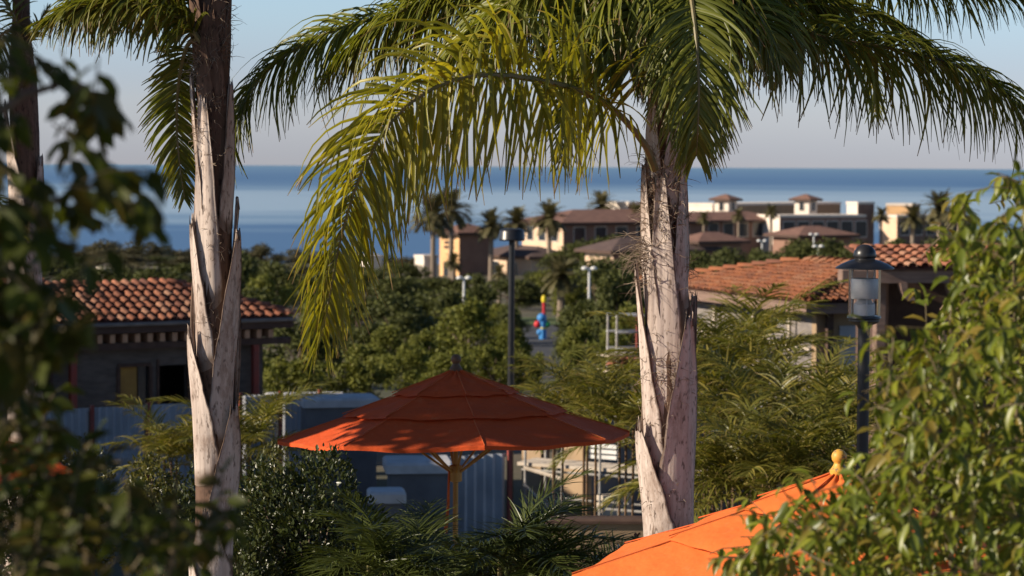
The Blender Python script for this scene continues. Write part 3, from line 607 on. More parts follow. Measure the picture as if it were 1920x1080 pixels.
for i, (px, py, Y, rp, lab) in enumerate(palms):
    p = P(px, py, Y); gz = ground_z(Y)-.2; s = rp*Y/FPX*.98
    t = thing('palm_tree', (p.x, p.y, gz), lab, 'palm tree', 'palms near the far resort')
    mesh_obj('crown', FP[i % 2], t, Matrix.Translation(p) @ Matrix.Rotation(i*1.3, 4, 'Z') @ Matrix.Scale(s, 4))
    tr = .32 if rp > 22 else .2
    mesh_obj('trunk', FPT, t, Matrix.Translation((p.x, p.y, gz)) @ Matrix.Diagonal((tr, tr, p.z-gz, 1)))
# ------------------------------------------------------------------ parking lot lamps, play tower
def park_lamp(px, top, Y, lab):
    p = P(px, top, Y); gz = ground_z(Y); t = thing('lamp_post', (p.x, p.y, gz), lab, 'lamp post', 'white parking lot lamps')
    MB().tube([(p.x,p.y,gz-.1), (p.x,p.y,p.z-.2)], [.09,.065], 10).build('pole', M['white_metal'], t, True)
    for s in (-1, 1):
        MB(Matrix.Translation((p.x+s*.26, p.y, p.z-.15))).lathe((0,0,0), [(.0,-.08),(.16,-.08),(.2,-.02),(.18,.05),(.08,.1),(0,.11)], 12).build('lamp_head', M['white_metal'], t, True)
    MB().box(p.x-.24, p.x+.24, p.y-.05, p.y+.05, p.z-.22, p.z-.14).build('arm', M['white_metal'], t)
for a in ((870,516,140,'white twin head lamp post among trees left of black lamp'), (1105,498,135,'white twin head lamp post left of right palm'), (1429,448,205,'white twin head lamp, leftmost above right roof'), (1526,436,215,'taller white twin head lamp above the lantern'), (1534,458,190,'lower white twin head lamp left of lantern dome')): park_lamp(*a)
p = P(1018, 590, 130); gz = ground_z(130)
t = thing('play_tower', (p.x, p.y, gz), 'small colourful playground tower with yellow finial beyond the trees', 'play tower')
sc_ = 130/FPX
def ball(nm, dx, dy, r, mt): c = P(1018+dx, 590+dy, 130); MB().lathe(c, [(r*sc_*math.sin(math.pi*i/8), -r*sc_*math.cos(math.pi*i/8)) for i in range(9)], 12).build(nm, M[mt], t, True)
MB().tube([P(1020, 615, 130)*1.0, P(1020, 566, 130)], .09, 8).build('mast', M['p_red'], t); MB().tube([(p.x,p.y,gz), P(1018, 600, 130)], .2, 8).build('column', M['p_blue'], t)
MB().lathe(P(1020, 567, 130), [(0,0),(.13,.02),(.15,.2),(.1,.36),(0,.4)], 10).build('finial', M['p_yellow'], t, True)
for nm, dx, dy, r, mt in (('panel_ball', -2, 6, 9, 'p_blue'), ('panel_ball', -10, 18, 7, 'p_red'), ('panel_ball', 0, 25, 7, 'p_yellow'), ('panel_ball', 8, 18, 6, 'p_green'), ('panel_ball', -6, 33, 6, 'p_blue')): ball(nm, dx, dy, r, mt)

# ------------------------------------------------------------------ building site
def barrier(px, top, Y, W, lab, npan):
    o = P(px, top, Y); z1 = o.z; o.z = 0; Fm = frame(o, A31); gz = ground_z(Y)-.05
    t = thing('site_barrier', (o.x, o.y, gz), lab, 'barrier', 'white corrugated site barriers'); pw = W/npan
    for i in range(npan):
        mb = MB(Fm); n = 28; vs = []
        for k in range(n+1):
            x = i*pw+.08+k*(pw-.12)/n; y = .035*math.cos(k*math.pi/2); vs += [(x,y,gz),(x,y,z1)]
        mb.add(vs, [(2*k,2*k+2,2*k+3,2*k+1) for k in range(n)]); mb.build('corrugated_panel', M['sheet'], t, True)
    for i in range(npan+1): MB(Fm).box(i*pw-.04, i*pw+.04, -.1, -.045, gz, z1+.06).build('post', M['red_metal'], t)
    MB(Fm).box(0, W, .05, .1, z1-.08, z1-.02).build('rail', M['grey_metal'], t)
barrier(62, 770, 47, 3.6, 'white corrugated site barrier with red posts in front of left house', 3)
barrier(448, 742, 51, 1.9, 'white corrugated site barrier left of the shaded umbrella tip', 2)
barrier(818, 858, 41.5, 1.45, 'white corrugated site barrier under the shaded umbrella', 1)
def capped(px0, px1, top, Y, D, lab, ang=A31, mat='block_dark'):
    a = P(px0, top, Y); z1 = a.z; a.z = 0; W = (px1-px0)*Y/FPX/math.cos(R(ang)); Fm = frame(a, ang); gz = ground_z(Y)-.05
    t = thing('capped_wall', (a.x, a.y, gz), lab, 'wall', 'block walls with white coping')
    MB(Fm).box(0, W, 0, D, gz, z1-.18).build('wall', M[mat], t); MB(Fm).bbox(-.08, W+.08, -.08, D+.08, z1-.178, z1, .04).build('coping', M['white_cap'], t)
capped(575, 705, 748, 48, 1.0, 'block wall with white coping behind the left panels of shaded umbrella', 12)
capped(505, 640, 740, 53, .5, 'further white coped wall behind the left edge of shaded umbrella', 8)
capped(732, 842, 868, 40, 1.0, 'taller dark wall with white coping under the shaded umbrella', 6)
capped(700, 752, 922, 37, .5, 'low pier with white coping beside the dark round bush', 6)
o = P(1093, 842, 44.5); o.z = 0; Fw = frame(o, A31); zt = P(1093, 790, 44.5).z
t = thing('unfinished_building', (o.x, o.y, -2.4), 'unfinished grey building shell with tan lit side wall behind scaffolding', 'building')
MB(Fw).box(.2, 6, 0, .2, -2.4, zt).box(5.8, 6, .2, 4, -2.4, zt).build('wall', M['block_dark'], t)
MB(Fw).box(0, .198, 0, .9, -2.4, zt+.002).box(0, .198, 1.5, 2.2, -2.4, zt+.002).box(0, .198, .9, 1.5, -.95, zt+.002).build('wall', M['tan_wall'], t)
MB(Fw).box(.25, .9, -.3, -.05, -2.4, -1.9).build('block_pile', M['plank'], t)
o = P(985, 860, 43); o.z = 0; Fc = frame(o, -28); gz = -2.4; zt = P(985, 835, 43).z + .9
t = thing('scaffold', (o.x, o.y, gz), 'pipe scaffold with plank decks and white guard board under umbrella', 'scaffold')
for x_, y_ in ((0,0), (0,.8), (.75,0), (1.5,0), (1.5,.8), (3.0,0), (3.0,.8)): MB(Fc).tube([(x_,y_,gz), (x_,y_,zt)], .025, 8).build('standard', M['grey_metal'], t, True)
for z_ in (-.62, -1.25, -1.85):
    for y_ in (0, .8): MB(Fc).tube([(-.1,y_+.055,z_), (3.1,y_+.055,z_)], .022, 6).build('ledger', M['grey_metal'], t)
MB(Fc).tube([(0,-.05,-1.5), (.75,-.05,-2.1)], .03, 6).build('brace', M['grey_metal'], t); MB(Fc).tube([(0,-.05,-1.2), (.75,-.05,-1.35)], .035, 6).build('brace', M['plank'], t)
zd = P(985, 868, 43).z
for k in range(4): MB(Fc).box(-.2, 3.6, .06+k*.18, .06+k*.18+.165, zd-.06, zd+.004*(k % 2)).build('plank', M['plank'], t)
for k in range(3): MB(Fc).box(.9, 1.45, .78, .80, zd+.06+k*.1, zd+.13+k*.1).build('guard_board', M['white_metal'], t)
def redframe(px, py0, py1, Y):
    a = P(px, py0, Y); zt = a.z; a.z = 0; Fm = frame(a, 20); gz = ground_z(Y)-.05
    t = thing('scaffold', (a.x, a.y, gz), 'red and white pipe scaffold tower just left of right palm trunk', 'scaffold')
    for x_, y_, mt in ((0,0,'grey_metal'), (.55,0,'red_metal'), (0,.6,'grey_metal'), (.8,.6,'red_metal')): MB(Fm).tube([(x_,y_,gz), (x_,y_,zt)], .035, 8).build('standard', M[mt], t, True)
    for k in range(4):
        for y_ in (0, .6): MB(Fm).tube([(-.05,y_-.05,zt-.03-k*.42), (.9,y_-.05,zt-.03-k*.42)], .028, 6).build('rail', M['white_metal'], t)
    zd = P(px, py1, Y).z; MB(Fm).box(-.25, .95, -.1, .7, zd-.05, zd).build('deck', M['plank'], t)
    zt2 = zd-.36; MB(Fm).box(-.4, 1.0, -.75, .55, zt2-.05, zt2).build('deck', M['plank'], t)
    tp = thing('tile_stack', Fm @ Vector((0, -.4, zt2)), 'heap of spare terracotta tiles on the red scaffold deck', 'tile stack')
    for k in range(16): mesh_obj('tile', TILE, tp, Fm @ Matrix.Translation((-.25+.2*(k % 6), -.65+rs.uniform(0,.15), zt2+.005+.11*(k//6))) @ Matrix.Rotation(R(rs.uniform(-12,12)), 4, 'Z'))
redframe(1157, 590, 665, 60)
a = P(1200, 982, 26.5); z1 = a.z
t = thing('garden_wall', (a.x, a.y, -1.2), 'low tan garden wall with thin wires between shaded umbrella and right palm', 'wall')
MB().box(.42, 6.5, 26.5, 26.75, -1.6, z1).build('wall', M['tan_wall'], t); MB().bbox(.38, 6.5, 26.46, 26.79, z1+.002, z1+.05).build('coping', M['trim'], t)
for k in range(2): MB().tube([(.45, 26.6, z1+.17+k*.14), (6.5, 26.6, z1+.17+k*.14)], .004, 5).build('wire', M['black'], t)
for k in range(5): MB().tube([(.5+k*1.45, 26.6, z1+.05), (.5+k*1.45, 26.6, z1+.36)], .012, 6).build('wire_post', M['black'], t)
# unseen wing added beyond the left edge to cast shadow over the building site
hw_ = thing('shade_wing', (-24, 33, -2.5), 'unseen cream wing added beyond the left edge to shade the site', 'building')
MB().box(-24, -12.5, 33, 47.5, -2.5, 4.3).build('wall', M['cream'], hw_); MB().bbox(-24.2, -12.3, 32.8, 47.7, 4.302, 4.55, .05).build('parapet', M['pale'], hw_)  # wall and parapet of the added unseen wing
for k in range(5):
    for z_ in (-1.2, 1.6): w_ = MB().box(-12.5, -12.44, 34.5+k*2.6, 35.9+k*2.6, z_, z_+1.5).build('window', M['pale'], hw_); MB().box(-12.44, -12.41, 34.6+k*2.6, 35.8+k*2.6, z_+.1, z_+1.4).build('pane', M['win'], w_)  # windows of the added unseen wing
# ------------------------------------------------------------------ black car park lamp, garden lantern
p = P(960, 428, 45); gz = -2.5; b0 = P(956, 920, 45)
t = thing('lamp_post', (p.x, p.y, gz), 'tall black lamp post with flat drum head behind the shaded umbrella', 'lamp post')
MB().tube([(b0.x, 45, gz), (p.x, 45, p.z-.2)], [.065,.058], 14).build('pole', M['black'], t, True)
MB().lathe((p.x,45,p.z), [(0,0),(.15,-.005),(.215,-.025),(.235,-.06),(.245,-.20),(.25,-.21),(.235,-.235),(.1,-.24),(0,-.24)], 28).build('lamp_head', M['black'], t, True)
p = P(1622, 458, 20); X, Y = p.x, 20; s = 20/FPX
def zz(py): return P(1622, py, 20).z
t = thing('garden_lantern', (X, Y, 0), 'black garden lantern with domed cap and clear cylinder on a pole', 'lantern')
MB().lathe((X,Y,0), [(0,zz(458)),(8*s,zz(459.5)),(15*s,zz(464)),(20*s,zz(471)),(22*s,zz(480)),(21*s,zz(483)),(19.5*s,zz(484))], 28).build('dome', M['black'], t, True)
MB().lathe((X,Y,0), [(19*s,zz(483)),(19*s,zz(486)),(30*s,zz(489)),(44*s,zz(495)),(55*s,zz(502)),(55*s,zz(504)),(40*s,zz(500)),(22*s,zz(496)),(0,zz(495))], 36).build('brim', M['black'], t, True)
MB().lathe((X,Y,0), [(30*s,zz(501)),(30*s,zz(592)),(28.6*s,zz(592)),(28.6*s,zz(501)),(30*s,zz(501))], 32).build('glass_cylinder', M['glass'], t, True)
MB().lathe((X,Y,0), [(26*s,zz(522)),(26.6*s,zz(523)),(26.6*s,zz(559)),(26*s,zz(560)),(0,zz(560))], 32).build('louvre_sleeve', M['alu'], t, True)
MB().lathe((X,Y,0), [(0,zz(561)),(13*s,zz(562)),(16*s,zz(568)),(20*s,zz(570)),(20*s,zz(591)),(0,zz(591))], 28).build('lamp_holder', M['alu'], t, True)
for k in range(3): an = .6+k*2.09; MB().tube([(X+24*s*math.cos(an), Y+24*s*math.sin(an), zz(500)), (X+24*s*math.cos(an), Y+24*s*math.sin(an), zz(592))], 1.1*s, 6).build('rod', M['alu'], t)
MB().lathe((X,Y,0), [(0,zz(591.5)),(31*s,zz(592)),(32*s,zz(596)),(29*s,zz(598)),(29*s,zz(602)),(24*s,zz(606)),(14*s,zz(610)),(11*s,zz(616))], 28).build('collar', M['black'], t, True)
MB().tube([(X,Y,0), (X,Y,zz(608))], .05, 16).build('pole', M['black'], t, True); MB().lathe((X,Y,0), [(.14,0),(.14,.05),(.07,.1),(.05,.12)], 20).build('base', M['black'], t, True)

# ------------------------------------------------------------------ umbrellas
def umbrella(px, apex_py, Y, rot, lab, fin, cloth='canvas', tilt=(0,0)):
    c = P(px, apex_py, Y); az = c.z; RR = 1.376; rimz = az-.47
    t = thing('patio_umbrella', (c.x, Y, 0), lab, 'umbrella', 'orange canvas patio umbrellas')
    O = Vector((c.x, Y, 0))
    def surf(r, a, lift, sag, pleat=0):
        k = ((a-rot) / (math.pi/4)) % 1.0; mid = 4*k*(1-k)
        hr = r*(1-.076*mid)                                    # straight edge between ribs
        f = r/RR; z = az - .47*(f**.93) + lift - sag*mid*(f) + pleat*math.cos(16*a) + hr*(tilt[0]*math.cos(a) + tilt[1]*math.sin(a))
        return O + Vector((hr*math.cos(a), -hr*math.sin(a), z))
    tiers = [('cap_panel', .02, .50, .055, .006), ('vent_panel', .36, .88, .028, .008), ('canopy_panel', .70, RR, 0, .014)]
    for nm, r0, r1, lift, sag in tiers:
        for s in range(8):
            vs = []; na, nr = 10, 9
            for i in range(nr+1):
                for j in range(na+1):
                    a = rot + (s+j/na)*math.pi/4; r = r0+(r1-r0)*i/nr
                    p = surf(r, a, lift, sag + (.012*math.sin(i/nr*2.8) if nm == 'canopy_panel' else .008*math.sin(i/nr*3)), .006*max(0, 1-r/.3))
                    p.z += .005*math.sin(s*1.7+j*.9)*math.sin(i*.8+s) + .002*math.sin(i*2.1+j*1.7+s*3) - (.012 if i == nr and nm != 'canopy_panel' else 0)
                    vs.append(p)
            n = na+1; fs = [(i*n+j, i*n+j+1, (i+1)*n+j+1, (i+1)*n+j) for i in range(nr) for j in range(na)]
            if nm == 'canopy_panel':                              # hem
                k0 = nr*n; vs += [vs[k0+j] + Vector((0,0,-.028)) for j in range(n)]; fs += [(k0+j, k0+j+1, k0+n+j+1, k0+n+j) for j in range(na)]
            MB().add(vs, fs).build(nm, M[cloth], t, True)
    for s in range(8):
        a = rot + s*math.pi/4
        for r0, r1, lift in ((.03,.50,.061), (.49,.88,.034), (.87,RR,.006)):
            MB().tube([surf(r0+(r1-r0)*i/6, a, lift, 0) for i in range(7)], .0035, 5).build('seam', M['seam'], t)
        MB().tube([surf(.06, a, -.03, 0), surf(RR-.02, a, -.02, 0)], .012, 6).build('rib', M['wood_pole'], t)
        MB().tube([surf(.7, a, -.03, 0), O + Vector((.04*math.cos(a), -.04*math.sin(a), az-.75))], .01, 6).build('strut', M['wood_pole'], t)
    MB().tube([O, O + Vector((0,0,az+.02))], .021, 14).build('pole', M['wood_pole'], t, True)
    MB().lathe(O, [(.022,az-.83),(.05,az-.82),(.05,az-.70),(.022,az-.69)], 16).build('hub', M['wood_pole'], t, True)
    MB().tube([O + Vector((-.05,-.02,az-.72)), O + Vector((-.055,-.03,az-1.0)), O + Vector((-.075,-.03,az-1.22))], [.008,.012,.016], 6).build('pull_cord', M['seam'], t)
    r = .040; prof = [(.048,az+.035),(.05,az+.055),(.04,az+.065),(.032,az+.078),(.026,az+.09)] + [(r*math.sin(th), az+.125-r*math.cos(th)) for th in [.7+.305*i for i in range(9)]]
    MB().lathe(O, prof, 20).build('finial', M[fin], t, True)
    MB().lathe(O, [(.0,.0),(.28,.0),(.28,.06),(.06,.09),(.05,.3),(.024,.31)], 20).build('base', M['black'], t, True)
    return t
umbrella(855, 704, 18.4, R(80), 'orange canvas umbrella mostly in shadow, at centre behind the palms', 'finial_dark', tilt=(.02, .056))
umbrella(1573, 902, 12.2, R(40), 'bright sunlit orange umbrella at bottom right with yellow ball finial', 'finial_y', 'canvas_sunlit')
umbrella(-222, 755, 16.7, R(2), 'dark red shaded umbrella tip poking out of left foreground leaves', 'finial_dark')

# ------------------------------------------------------------------ palms: fronds
def leaflet(p, d, w, L, W, g, kink, rng, nseg=7):
    """strip of 3 x (nseg+1) vertices with a creased midrib"""
    vs = []; uv = []; p = np.array(p); ds = L/nseg; kk = rng.randint(2, 3) if kink else -1; dx_, dy_ = rng.gauss(0, .22), rng.gauss(0, .22)
    for k in range(nseg+1):
        s = k/nseg; ww = W*min(1, .35+s*4)*max(.03, (1-s))**.55*.5
        w = w - d*np.dot(w, d); w = w/(np.linalg.norm(w)+1e-9); n = np.cross(w, d)
        vs += [p - w*ww + n*ww*.35, p, p + w*ww + n*ww*.35]; uv += [(0,s), (.5,s), (1,s)]
        if k == kk: d = d*.12 + np.array((rng.uniform(-.15,.15), rng.uniform(-.15,.15), -1.0)); d /= np.linalg.norm(d)
        p = p + d*ds
        d = d + np.array((dx_, dy_, -1.0))*g*ds*(.6+1.0*s); d = d/np.linalg.norm(d)
    return vs, uv
LF = [(3*k+a, 3*k+a+1, 3*k+a+4, 3*k+a+3) for k in range(7) for a in (0, 1)]
def frond(parent, ctrl, n, L, g, mat, seed, W=.028, indiv=False, side0=None, twist=(0,0), kink=0.0, start=.12, r0=.018, single=False, spread=(68,28), plum=(-30,5,40), rmat='rachis', name='frond', lp=(.75,.35), world=True):
    rng = random.Random(seed); pts = catmull([tuple(c) for c in ctrl], 48)
    T = np.gradient(pts, axis=0); T /= np.linalg.norm(T, axis=1, keepdims=True)
    S = np.array(side0 if side0 is not None else np.cross(T[0], (0,0,1)), dtype=float); Ss = []
    for k in range(48):
        S = S - T[k]*np.dot(S, T[k]); S /= np.linalg.norm(S); Ss.append(S.copy())
    seg = np.concatenate([[0], np.cumsum(np.linalg.norm(np.diff(pts, axis=0), axis=1))]); seg /= seg[-1]
    mb = MB(); mb.tube([tuple(q) for q in pts[::2]] + [tuple(pts[-1])], [max(.0025, r0*(1-.92*k/24)) for k in range(25)], 6)
    LV = []; LU = []
    for i in range(n):
        for sd in (-1, 1):
            t = start + (1-start)*min(1, (i+rng.uniform(-.4,.4))/(n-1)); t = max(start, min(1, t))
            k = int(np.searchsorted(seg, t)); k = max(1, min(47, k)); f = (t-seg[k-1])/max(1e-6, seg[k]-seg[k-1])
            p = pts[k-1]*(1-f)+pts[k]*f; Tk = T[k]; Sk = Ss[k]; tw = R(twist[0]+(twist[1]-twist[0])*t)
            Nk = np.cross(Sk, Tk); Sk2 = Sk*math.cos(tw)+Nk*math.sin(tw); Nk2 = np.cross(Sk2, Tk)
            u_ = (t-start)/(1-start)
            A = R(spread[0]+(spread[1]-spread[0])*u_**1.5 + rng.uniform(-8,8)); B = R(rng.choice(plum)*(1-.6*u_) + rng.uniform(-10,10))
            d = math.cos(A)*Tk + math.sin(A)*(sd*Sk2*math.cos(B) + Nk2*math.sin(B)); d /= np.linalg.norm(d)
            w = np.cross(d, Nk2*math.cos(B)-sd*Sk2*math.sin(B)); w = w + .6*rng.uniform(-1,1)*Nk2; w /= np.linalg.norm(w)
            prof = lp[0] + (1-lp[0])*math.sin(min(1, u_*2.2)*math.pi/2) if u_ < .45 else 1 - (1-lp[1])*((u_-.45)/.55)**1.6
            vs, uv = leaflet(p, d, w, L*prof*rng.uniform(.8,1.12), W*rng.uniform(.8,1.15)*(1-.35*u_), g*rng.uniform(.6,1.4), rng.random() < kink, rng)
            LV.append(vs); LU.append(uv)
    if single:
        V = [v_ for q in LV for v_ in q]; U = [v_ for q in LU for v_ in q]; F = [tuple(a+24*i for a in f) for i in range(len(LV)) for f in LF]
        b0 = len(V); V += [np.array(q) for q in mb.v]; U += [(.5,.3)]*len(mb.v); F += [tuple(a+b0 for a in f) for f in mb.f if len(f) == 4]
        return mesh_obj(name, np_mesh(name, V, F, mat, True, U), parent)
    fr = mb.build(name, M[rmat], parent, True)
    if indiv:
        ids = set(rng.sample(range(len(LV)), min(indiv, len(LV))))
        for q in ids: mesh_obj('leaflet', np_mesh('leaflet', LV[q], LF, mat, True, LU[q]), fr)
        LU = [x for q, x in enumerate(LU) if q not in ids]; LV = [x for q, x in enumerate(LV) if q not in ids]
    if LV:
        V = [v_ for q in LV for v_ in q]; U = [v_ for q in LU for v_ in q]; F = [tuple(a+24*i for a in f) for i in range(len(LV)) for f in LF]
        tag(mesh_obj('leaflets', np_mesh('leaflets', V, F, mat, True, U), fr), kind='stuff')
    return fr
def PL(*pts): return [P(*q) for q in pts]
def trunk_obj(root, line, Y, rads, seed, mat='trunk'):
    pts = catmull([tuple(P(px, py, Y)) for px, py in line], 60)
    g = random.Random(seed); rr = np.interp(np.linspace(0, 1, 60), np.linspace(0, 1, len(rads)), rads)
    V = []; F = []; n = 28
    for i, (p, r) in enumerate(zip(pts, rr)):
        ring = .05*math.sin(i*1.1)**8
        for k in range(n):
            a = 2*math.pi*k/n; q = r*(1+.03*math.sin(3*a+i*.2)+.02*math.sin(7*a)+ring*.4); V.append((p[0]+q*math.cos(a), p[1]+q*math.sin(a), p[2]))
    F = [(i*n+k, i*n+(k+1) % n, (i+1)*n+(k+1) % n, (i+1)*n+k) for i in range(59) for k in range(n)]
    mesh_obj('trunk', np_mesh('trunk', V, F, M[mat], True), root)
    def axis(z):
        zs = pts[:, 2]; o = np.argsort(zs); return np.array([np.interp(z, zs[o], pts[o, 0]), np.interp(z, zs[o], pts[o, 1])]), float(np.interp(z, zs[o], rr[o]))
    return axis
def boot(root, axis, az, zb, zt, hw, flare, seed, tipw=9, curve=1.0, skew=0.0):
    """split leaf sheath clasping the trunk: wide base, tapering, standing off at the tip"""
    g = random.Random(seed); nt_, na = 30, 18; V = []; U = []; H = zt-zb
    ridge = [g.uniform(-1, 1) for _ in range(na+1)]; ph = [g.uniform(0, 6.28) for _ in range(4)]
    for side in (0, 1):
        for i in range(nt_+1):
            t = i/nt_; z = zb+H*t; c, r = axis(z); w = R(tipw + (hw-tipw)*(1-t)**curve)
            rad = r + .002 + .010*math.sin(min(1, t*1.4)*math.pi*.5) + .62*flare*t**1.8 - side*(.016*(1-.55*t))
            cx = R(az + skew*t)
            for j in range(na+1):
                q = (j/na*2-1); e = abs(q)**4
                jag = .035*math.sin(i*.7+ph[0]+(3 if q > 0 else 0)) + .012*math.sin(i*2.3+ph[1]) + .02*g.uniform(-1, 1)
                a = cx + q*w*(1 + e*jag*(t > .06))
                rr = rad + .014*abs(q)**5*min(1, t*3) + .0028*ridge[j]*(1-.5*t) + .005*math.sin(4*q+ph[2]+2*t)
                zz_ = z - .07*H*(1-t)*(1-abs(q)**2) + ((.05*g.uniform(-1,1)*(.3+abs(q))) if i == nt_ else 0)
                V.append((c[0]+rr*math.sin(a), c[1]-rr*math.cos(a), zz_)); U.append((q*.5+.5, t))
    n = na+1; m = (nt_+1)*n; F = []
    for i in range(nt_):
        for j in range(na): F.append((i*n+j, i*n+j+1, (i+1)*n+j+1, (i+1)*n+j)); F.append((m+i*n+j+1, m+i*n+j, m+(i+1)*n+j, m+(i+1)*n+j+1))
        F.append((i*n, (i+1)*n, m+(i+1)*n, m+i*n)); F.append((i*n+na, m+i*n+na, m+(i+1)*n+na, (i+1)*n+na))
    for j in range(na): F.append((nt_*n+j, nt_*n+j+1, m+nt_*n+j+1, m+nt_*n+j))
    return mesh_obj('leaf_sheath', np_mesh('leaf_sheath', V, F, M['boot'], True, U), root)
def fibres(root, axis, spots, seed):
    g = random.Random(seed); mb = MB()
    for (az, z, n, L, out) in spots:
        for i in range(n):
            a = R(az + g.gauss(0, 28)); zz0 = z + g.gauss(0, .05); c, r = axis(zz0)
            p = Vector((c[0]+(r+.012)*math.sin(a), c[1]-(r+.012)*math.cos(a), zz0)); d = Vector((math.sin(a)*out+g.gauss(0,.5), -math.cos(a)*out+g.gauss(0,.5), g.gauss(.1,.7))).normalized()
            l = L*g.uniform(.4, 1.3); q = [p.copy()]
            for k in range(5): p = p + d*(l/5); d = (d + Vector((g.gauss(0,.35), g.gauss(0,.35), g.gauss(-.12,.35)))).normalized(); q.append(p.copy())
            mb.tube(q, [.0024,.0022,.0019,.0015,.0011,.0007], 3, False)
    tag(mb.build('trunk_fibres', M['fibre'], root), kind='stuff')
# --- right palm
YR = 14.0
pb = P(1258, 1080, YR)
pr = thing('palm_tree', (pb.x, YR, 0), 'near queen palm with pale split trunk, right of the shaded umbrella', 'palm tree', 'near palms')
axis = trunk_obj(pr, [(1262,1680),(1262,1350),(1256,1080),(1254,900),(1252,700),(1250,500),(1247,310),(1252,150),(1258,-60),(1262,-160)], YR, [.165,.155,.14,.134,.128,.118,.096,.088,.08,.07], 1)
def zp(py): return P(1250, py, YR).z
for i, a in enumerate([(-62,1050,792,95,.085,5), (38,1010,596,88,.09,7), (-80,890,505,80,.085,4), (-14,790,330,62,.015,11), (112,850,560,70,.07,8), (-68,600,312,48,.03,7), (52,560,300,50,.03,8), (160,700,420,80,.05,9), (-150,960,640,80,.05,9),
      (-20,1240,1000,100,.05,10), (80,1330,1010,100,.06,9), (-110,1400,1100,110,.06,9), (20,400,200,45,.03,9), (-45,360,180,40,.04,8), (110,380,200,50,.03,9)]): boot(pr, axis, a[0], zp(a[1]), zp(a[2]), a[3], a[4], i+1, a[5])
fibres(pr, axis, [(-30,zp(420),70,.09,.35), (30,zp(400),60,.09,.35), (-30,zp(350),60,.09,.4), (40,zp(720),40,.08,.4), (-30,zp(780),24,.06,.4), (-75,zp(470),90,.20,1.4), (-80,zp(520),50,.16,1.0), (-80,zp(400),60,.10,.5), (-40,zp(370),40,.08,.4), (-20,zp(700),50,.10,.5), (20,zp(690),30,.09,.5), (-60,zp(640),20,.07,.4), (-80,zp(930),22,.06,.6), (0,zp(330),50,.10,.6), (-50,zp(300),40,.12,.6), (70,zp(520),16,.10,.8), (-20,zp(930),16,.05,.4)], 4)
UPD = dict(g=2.6)
frond(pr, PL((1228,318,13.86),(1203,262,13.7),(1130,190,13.35),(1020,152,13.0),(880,142,12.7),(765,195,12.6),(688,300,12.55),(643,430,12.55),(617,560,12.55),(604,630,12.55)), 230, .68, 3.6, M['palm_y'], 1, .031, 150, side0=(0,1,0), twist=(10,75), kink=.22, start=.17, r0=.024, spread=(74,30), plum=(-25,15,60))
frond(pr, PL((1270,-110,14.0),(1288,-50,13.5),(1302,40,13.25),(1310,140,13.15),(1309,230,13.15),(1306,290,13.2)), 200, .56, 3.6, M['palm'], 3, .028, 150, side0=(1,0,0), start=.06, spread=(74,28), plum=(-20,10,45), lp=(.95,.3))
frond(pr, PL((1235,-70,14.3),(1080,-45,14.7),(900,0,14.9),(720,30,15),(585,75,15),(488,145,14.95),(442,225,14.9),(428,285,14.85)), 270, .76, 5.0, M['palm'], 2, .031, side0=(0,1,0), twist=(0,30), start=.08, plum=(-25,10,50))
frond(pr, PL((1285,-30,14.1),(1400,30,14.2),(1540,70,14.3),(1700,97,14.4),(1830,140,14.4),(1930,220,14.4),(1985,310,14.4)), 260, .74, 4.6, M['palm_d'], 4, .031, side0=(0,-1,0), start=.06, plum=(-25,10,50), rmat='rachis_b')
frond(pr, PL((1300,-190,14.4),(1480,-130,15),(1650,-50,15.3),(1800,-25,15.4),(1960,-5,15.4)), 200, .56, 6, M['palm_d'], 5, .026, side0=(0,-1,0), start=.2)
frond(pr, PL((1190,0,14.5),(1115,80,15.2),(1070,170,15.5),(1056,250,15.5),(1052,300,15.5)), 85, .36, 2.8, M['palm_d'], 6, .024, side0=(1,0,0), start=.1, spread=(65,30))
frond(pr, PL((1390,-30,14.7),(1530,10,15.4),(1605,80,15.8),(1636,160,15.8),(1641,215,15.8)), 85, .34, 2.8, M['palm_d'], 7, .024, side0=(1,0,0), start=.1, spread=(65,30))
frond(pr, PL((1240,-60,14.0),(1130,-60,13.9),(1000,-20,13.8),(890,50,13.8),(830,120,13.8)), 190, .66, 4.6, M['palm'], 8, .031, side0=(0,1,0), start=.08)
frond(pr, PL((1250,-60,13.9),(1165,-20,13.6),(1090,50,13.5),(1050,130,13.5)), 160, .56, 4.2, M['palm'], 9, .03, side0=(0,1,0), start=.08, twist=(0,40))
frond(pr, PL((1285,-60,13.9),(1370,-20,13.7),(1430,40,13.6),(1460,100,13.6)), 160, .56, 4.2, M['palm'], 10, .03, side0=(0,-1,0), start=.08, twist=(0,-40))
frond(pr, PL((1250,-80,13.8),(1215,-10,13.5),(1190,70,13.4),(1180,130,13.4)), 150, .52, 3.8, M['palm'], 12, .03, side0=(1,0,0), start=.08)
frond(pr, PL((1270,-60,14.3),(1380,-50,14.8),(1480,-10,15.0),(1560,50,15.0)), 160, .5, 4.6, M['palm_d'], 16, .03, side0=(0,-1,0), start=.08)
frond(pr, PL((1240,-90,14.2),(1100,-75,14.4),(940,-40,14.6),(800,0,14.7),(690,60,14.7),(620,130,14.7)), 210, .66, 4.6, M['palm'], 17, .03, side0=(0,1,0), start=.08)
frond(pr, PL((1285,-90,14.2),(1420,-40,14.6),(1560,5,14.9),(1680,50,15.0),(1770,110,15.0)), 190, .5, 4.6, M['palm_d'], 18, .028, side0=(0,-1,0), start=.08)
frond(pr, PL((1275,-120,14.2),(1250,-260,14.4),(1150,-420,14.8),(980,-480,15)), 60, .6, 3.0, M['palm'], 13, .034, side0=(0,1,0), start=.15)
frond(pr, PL((1275,-120,14.3),(1330,-280,14.6),(1480,-420,15),(1700,-430,15.2)), 60, .6, 3.0, M['palm'], 14, .034, side0=(0,1,0), start=.15)
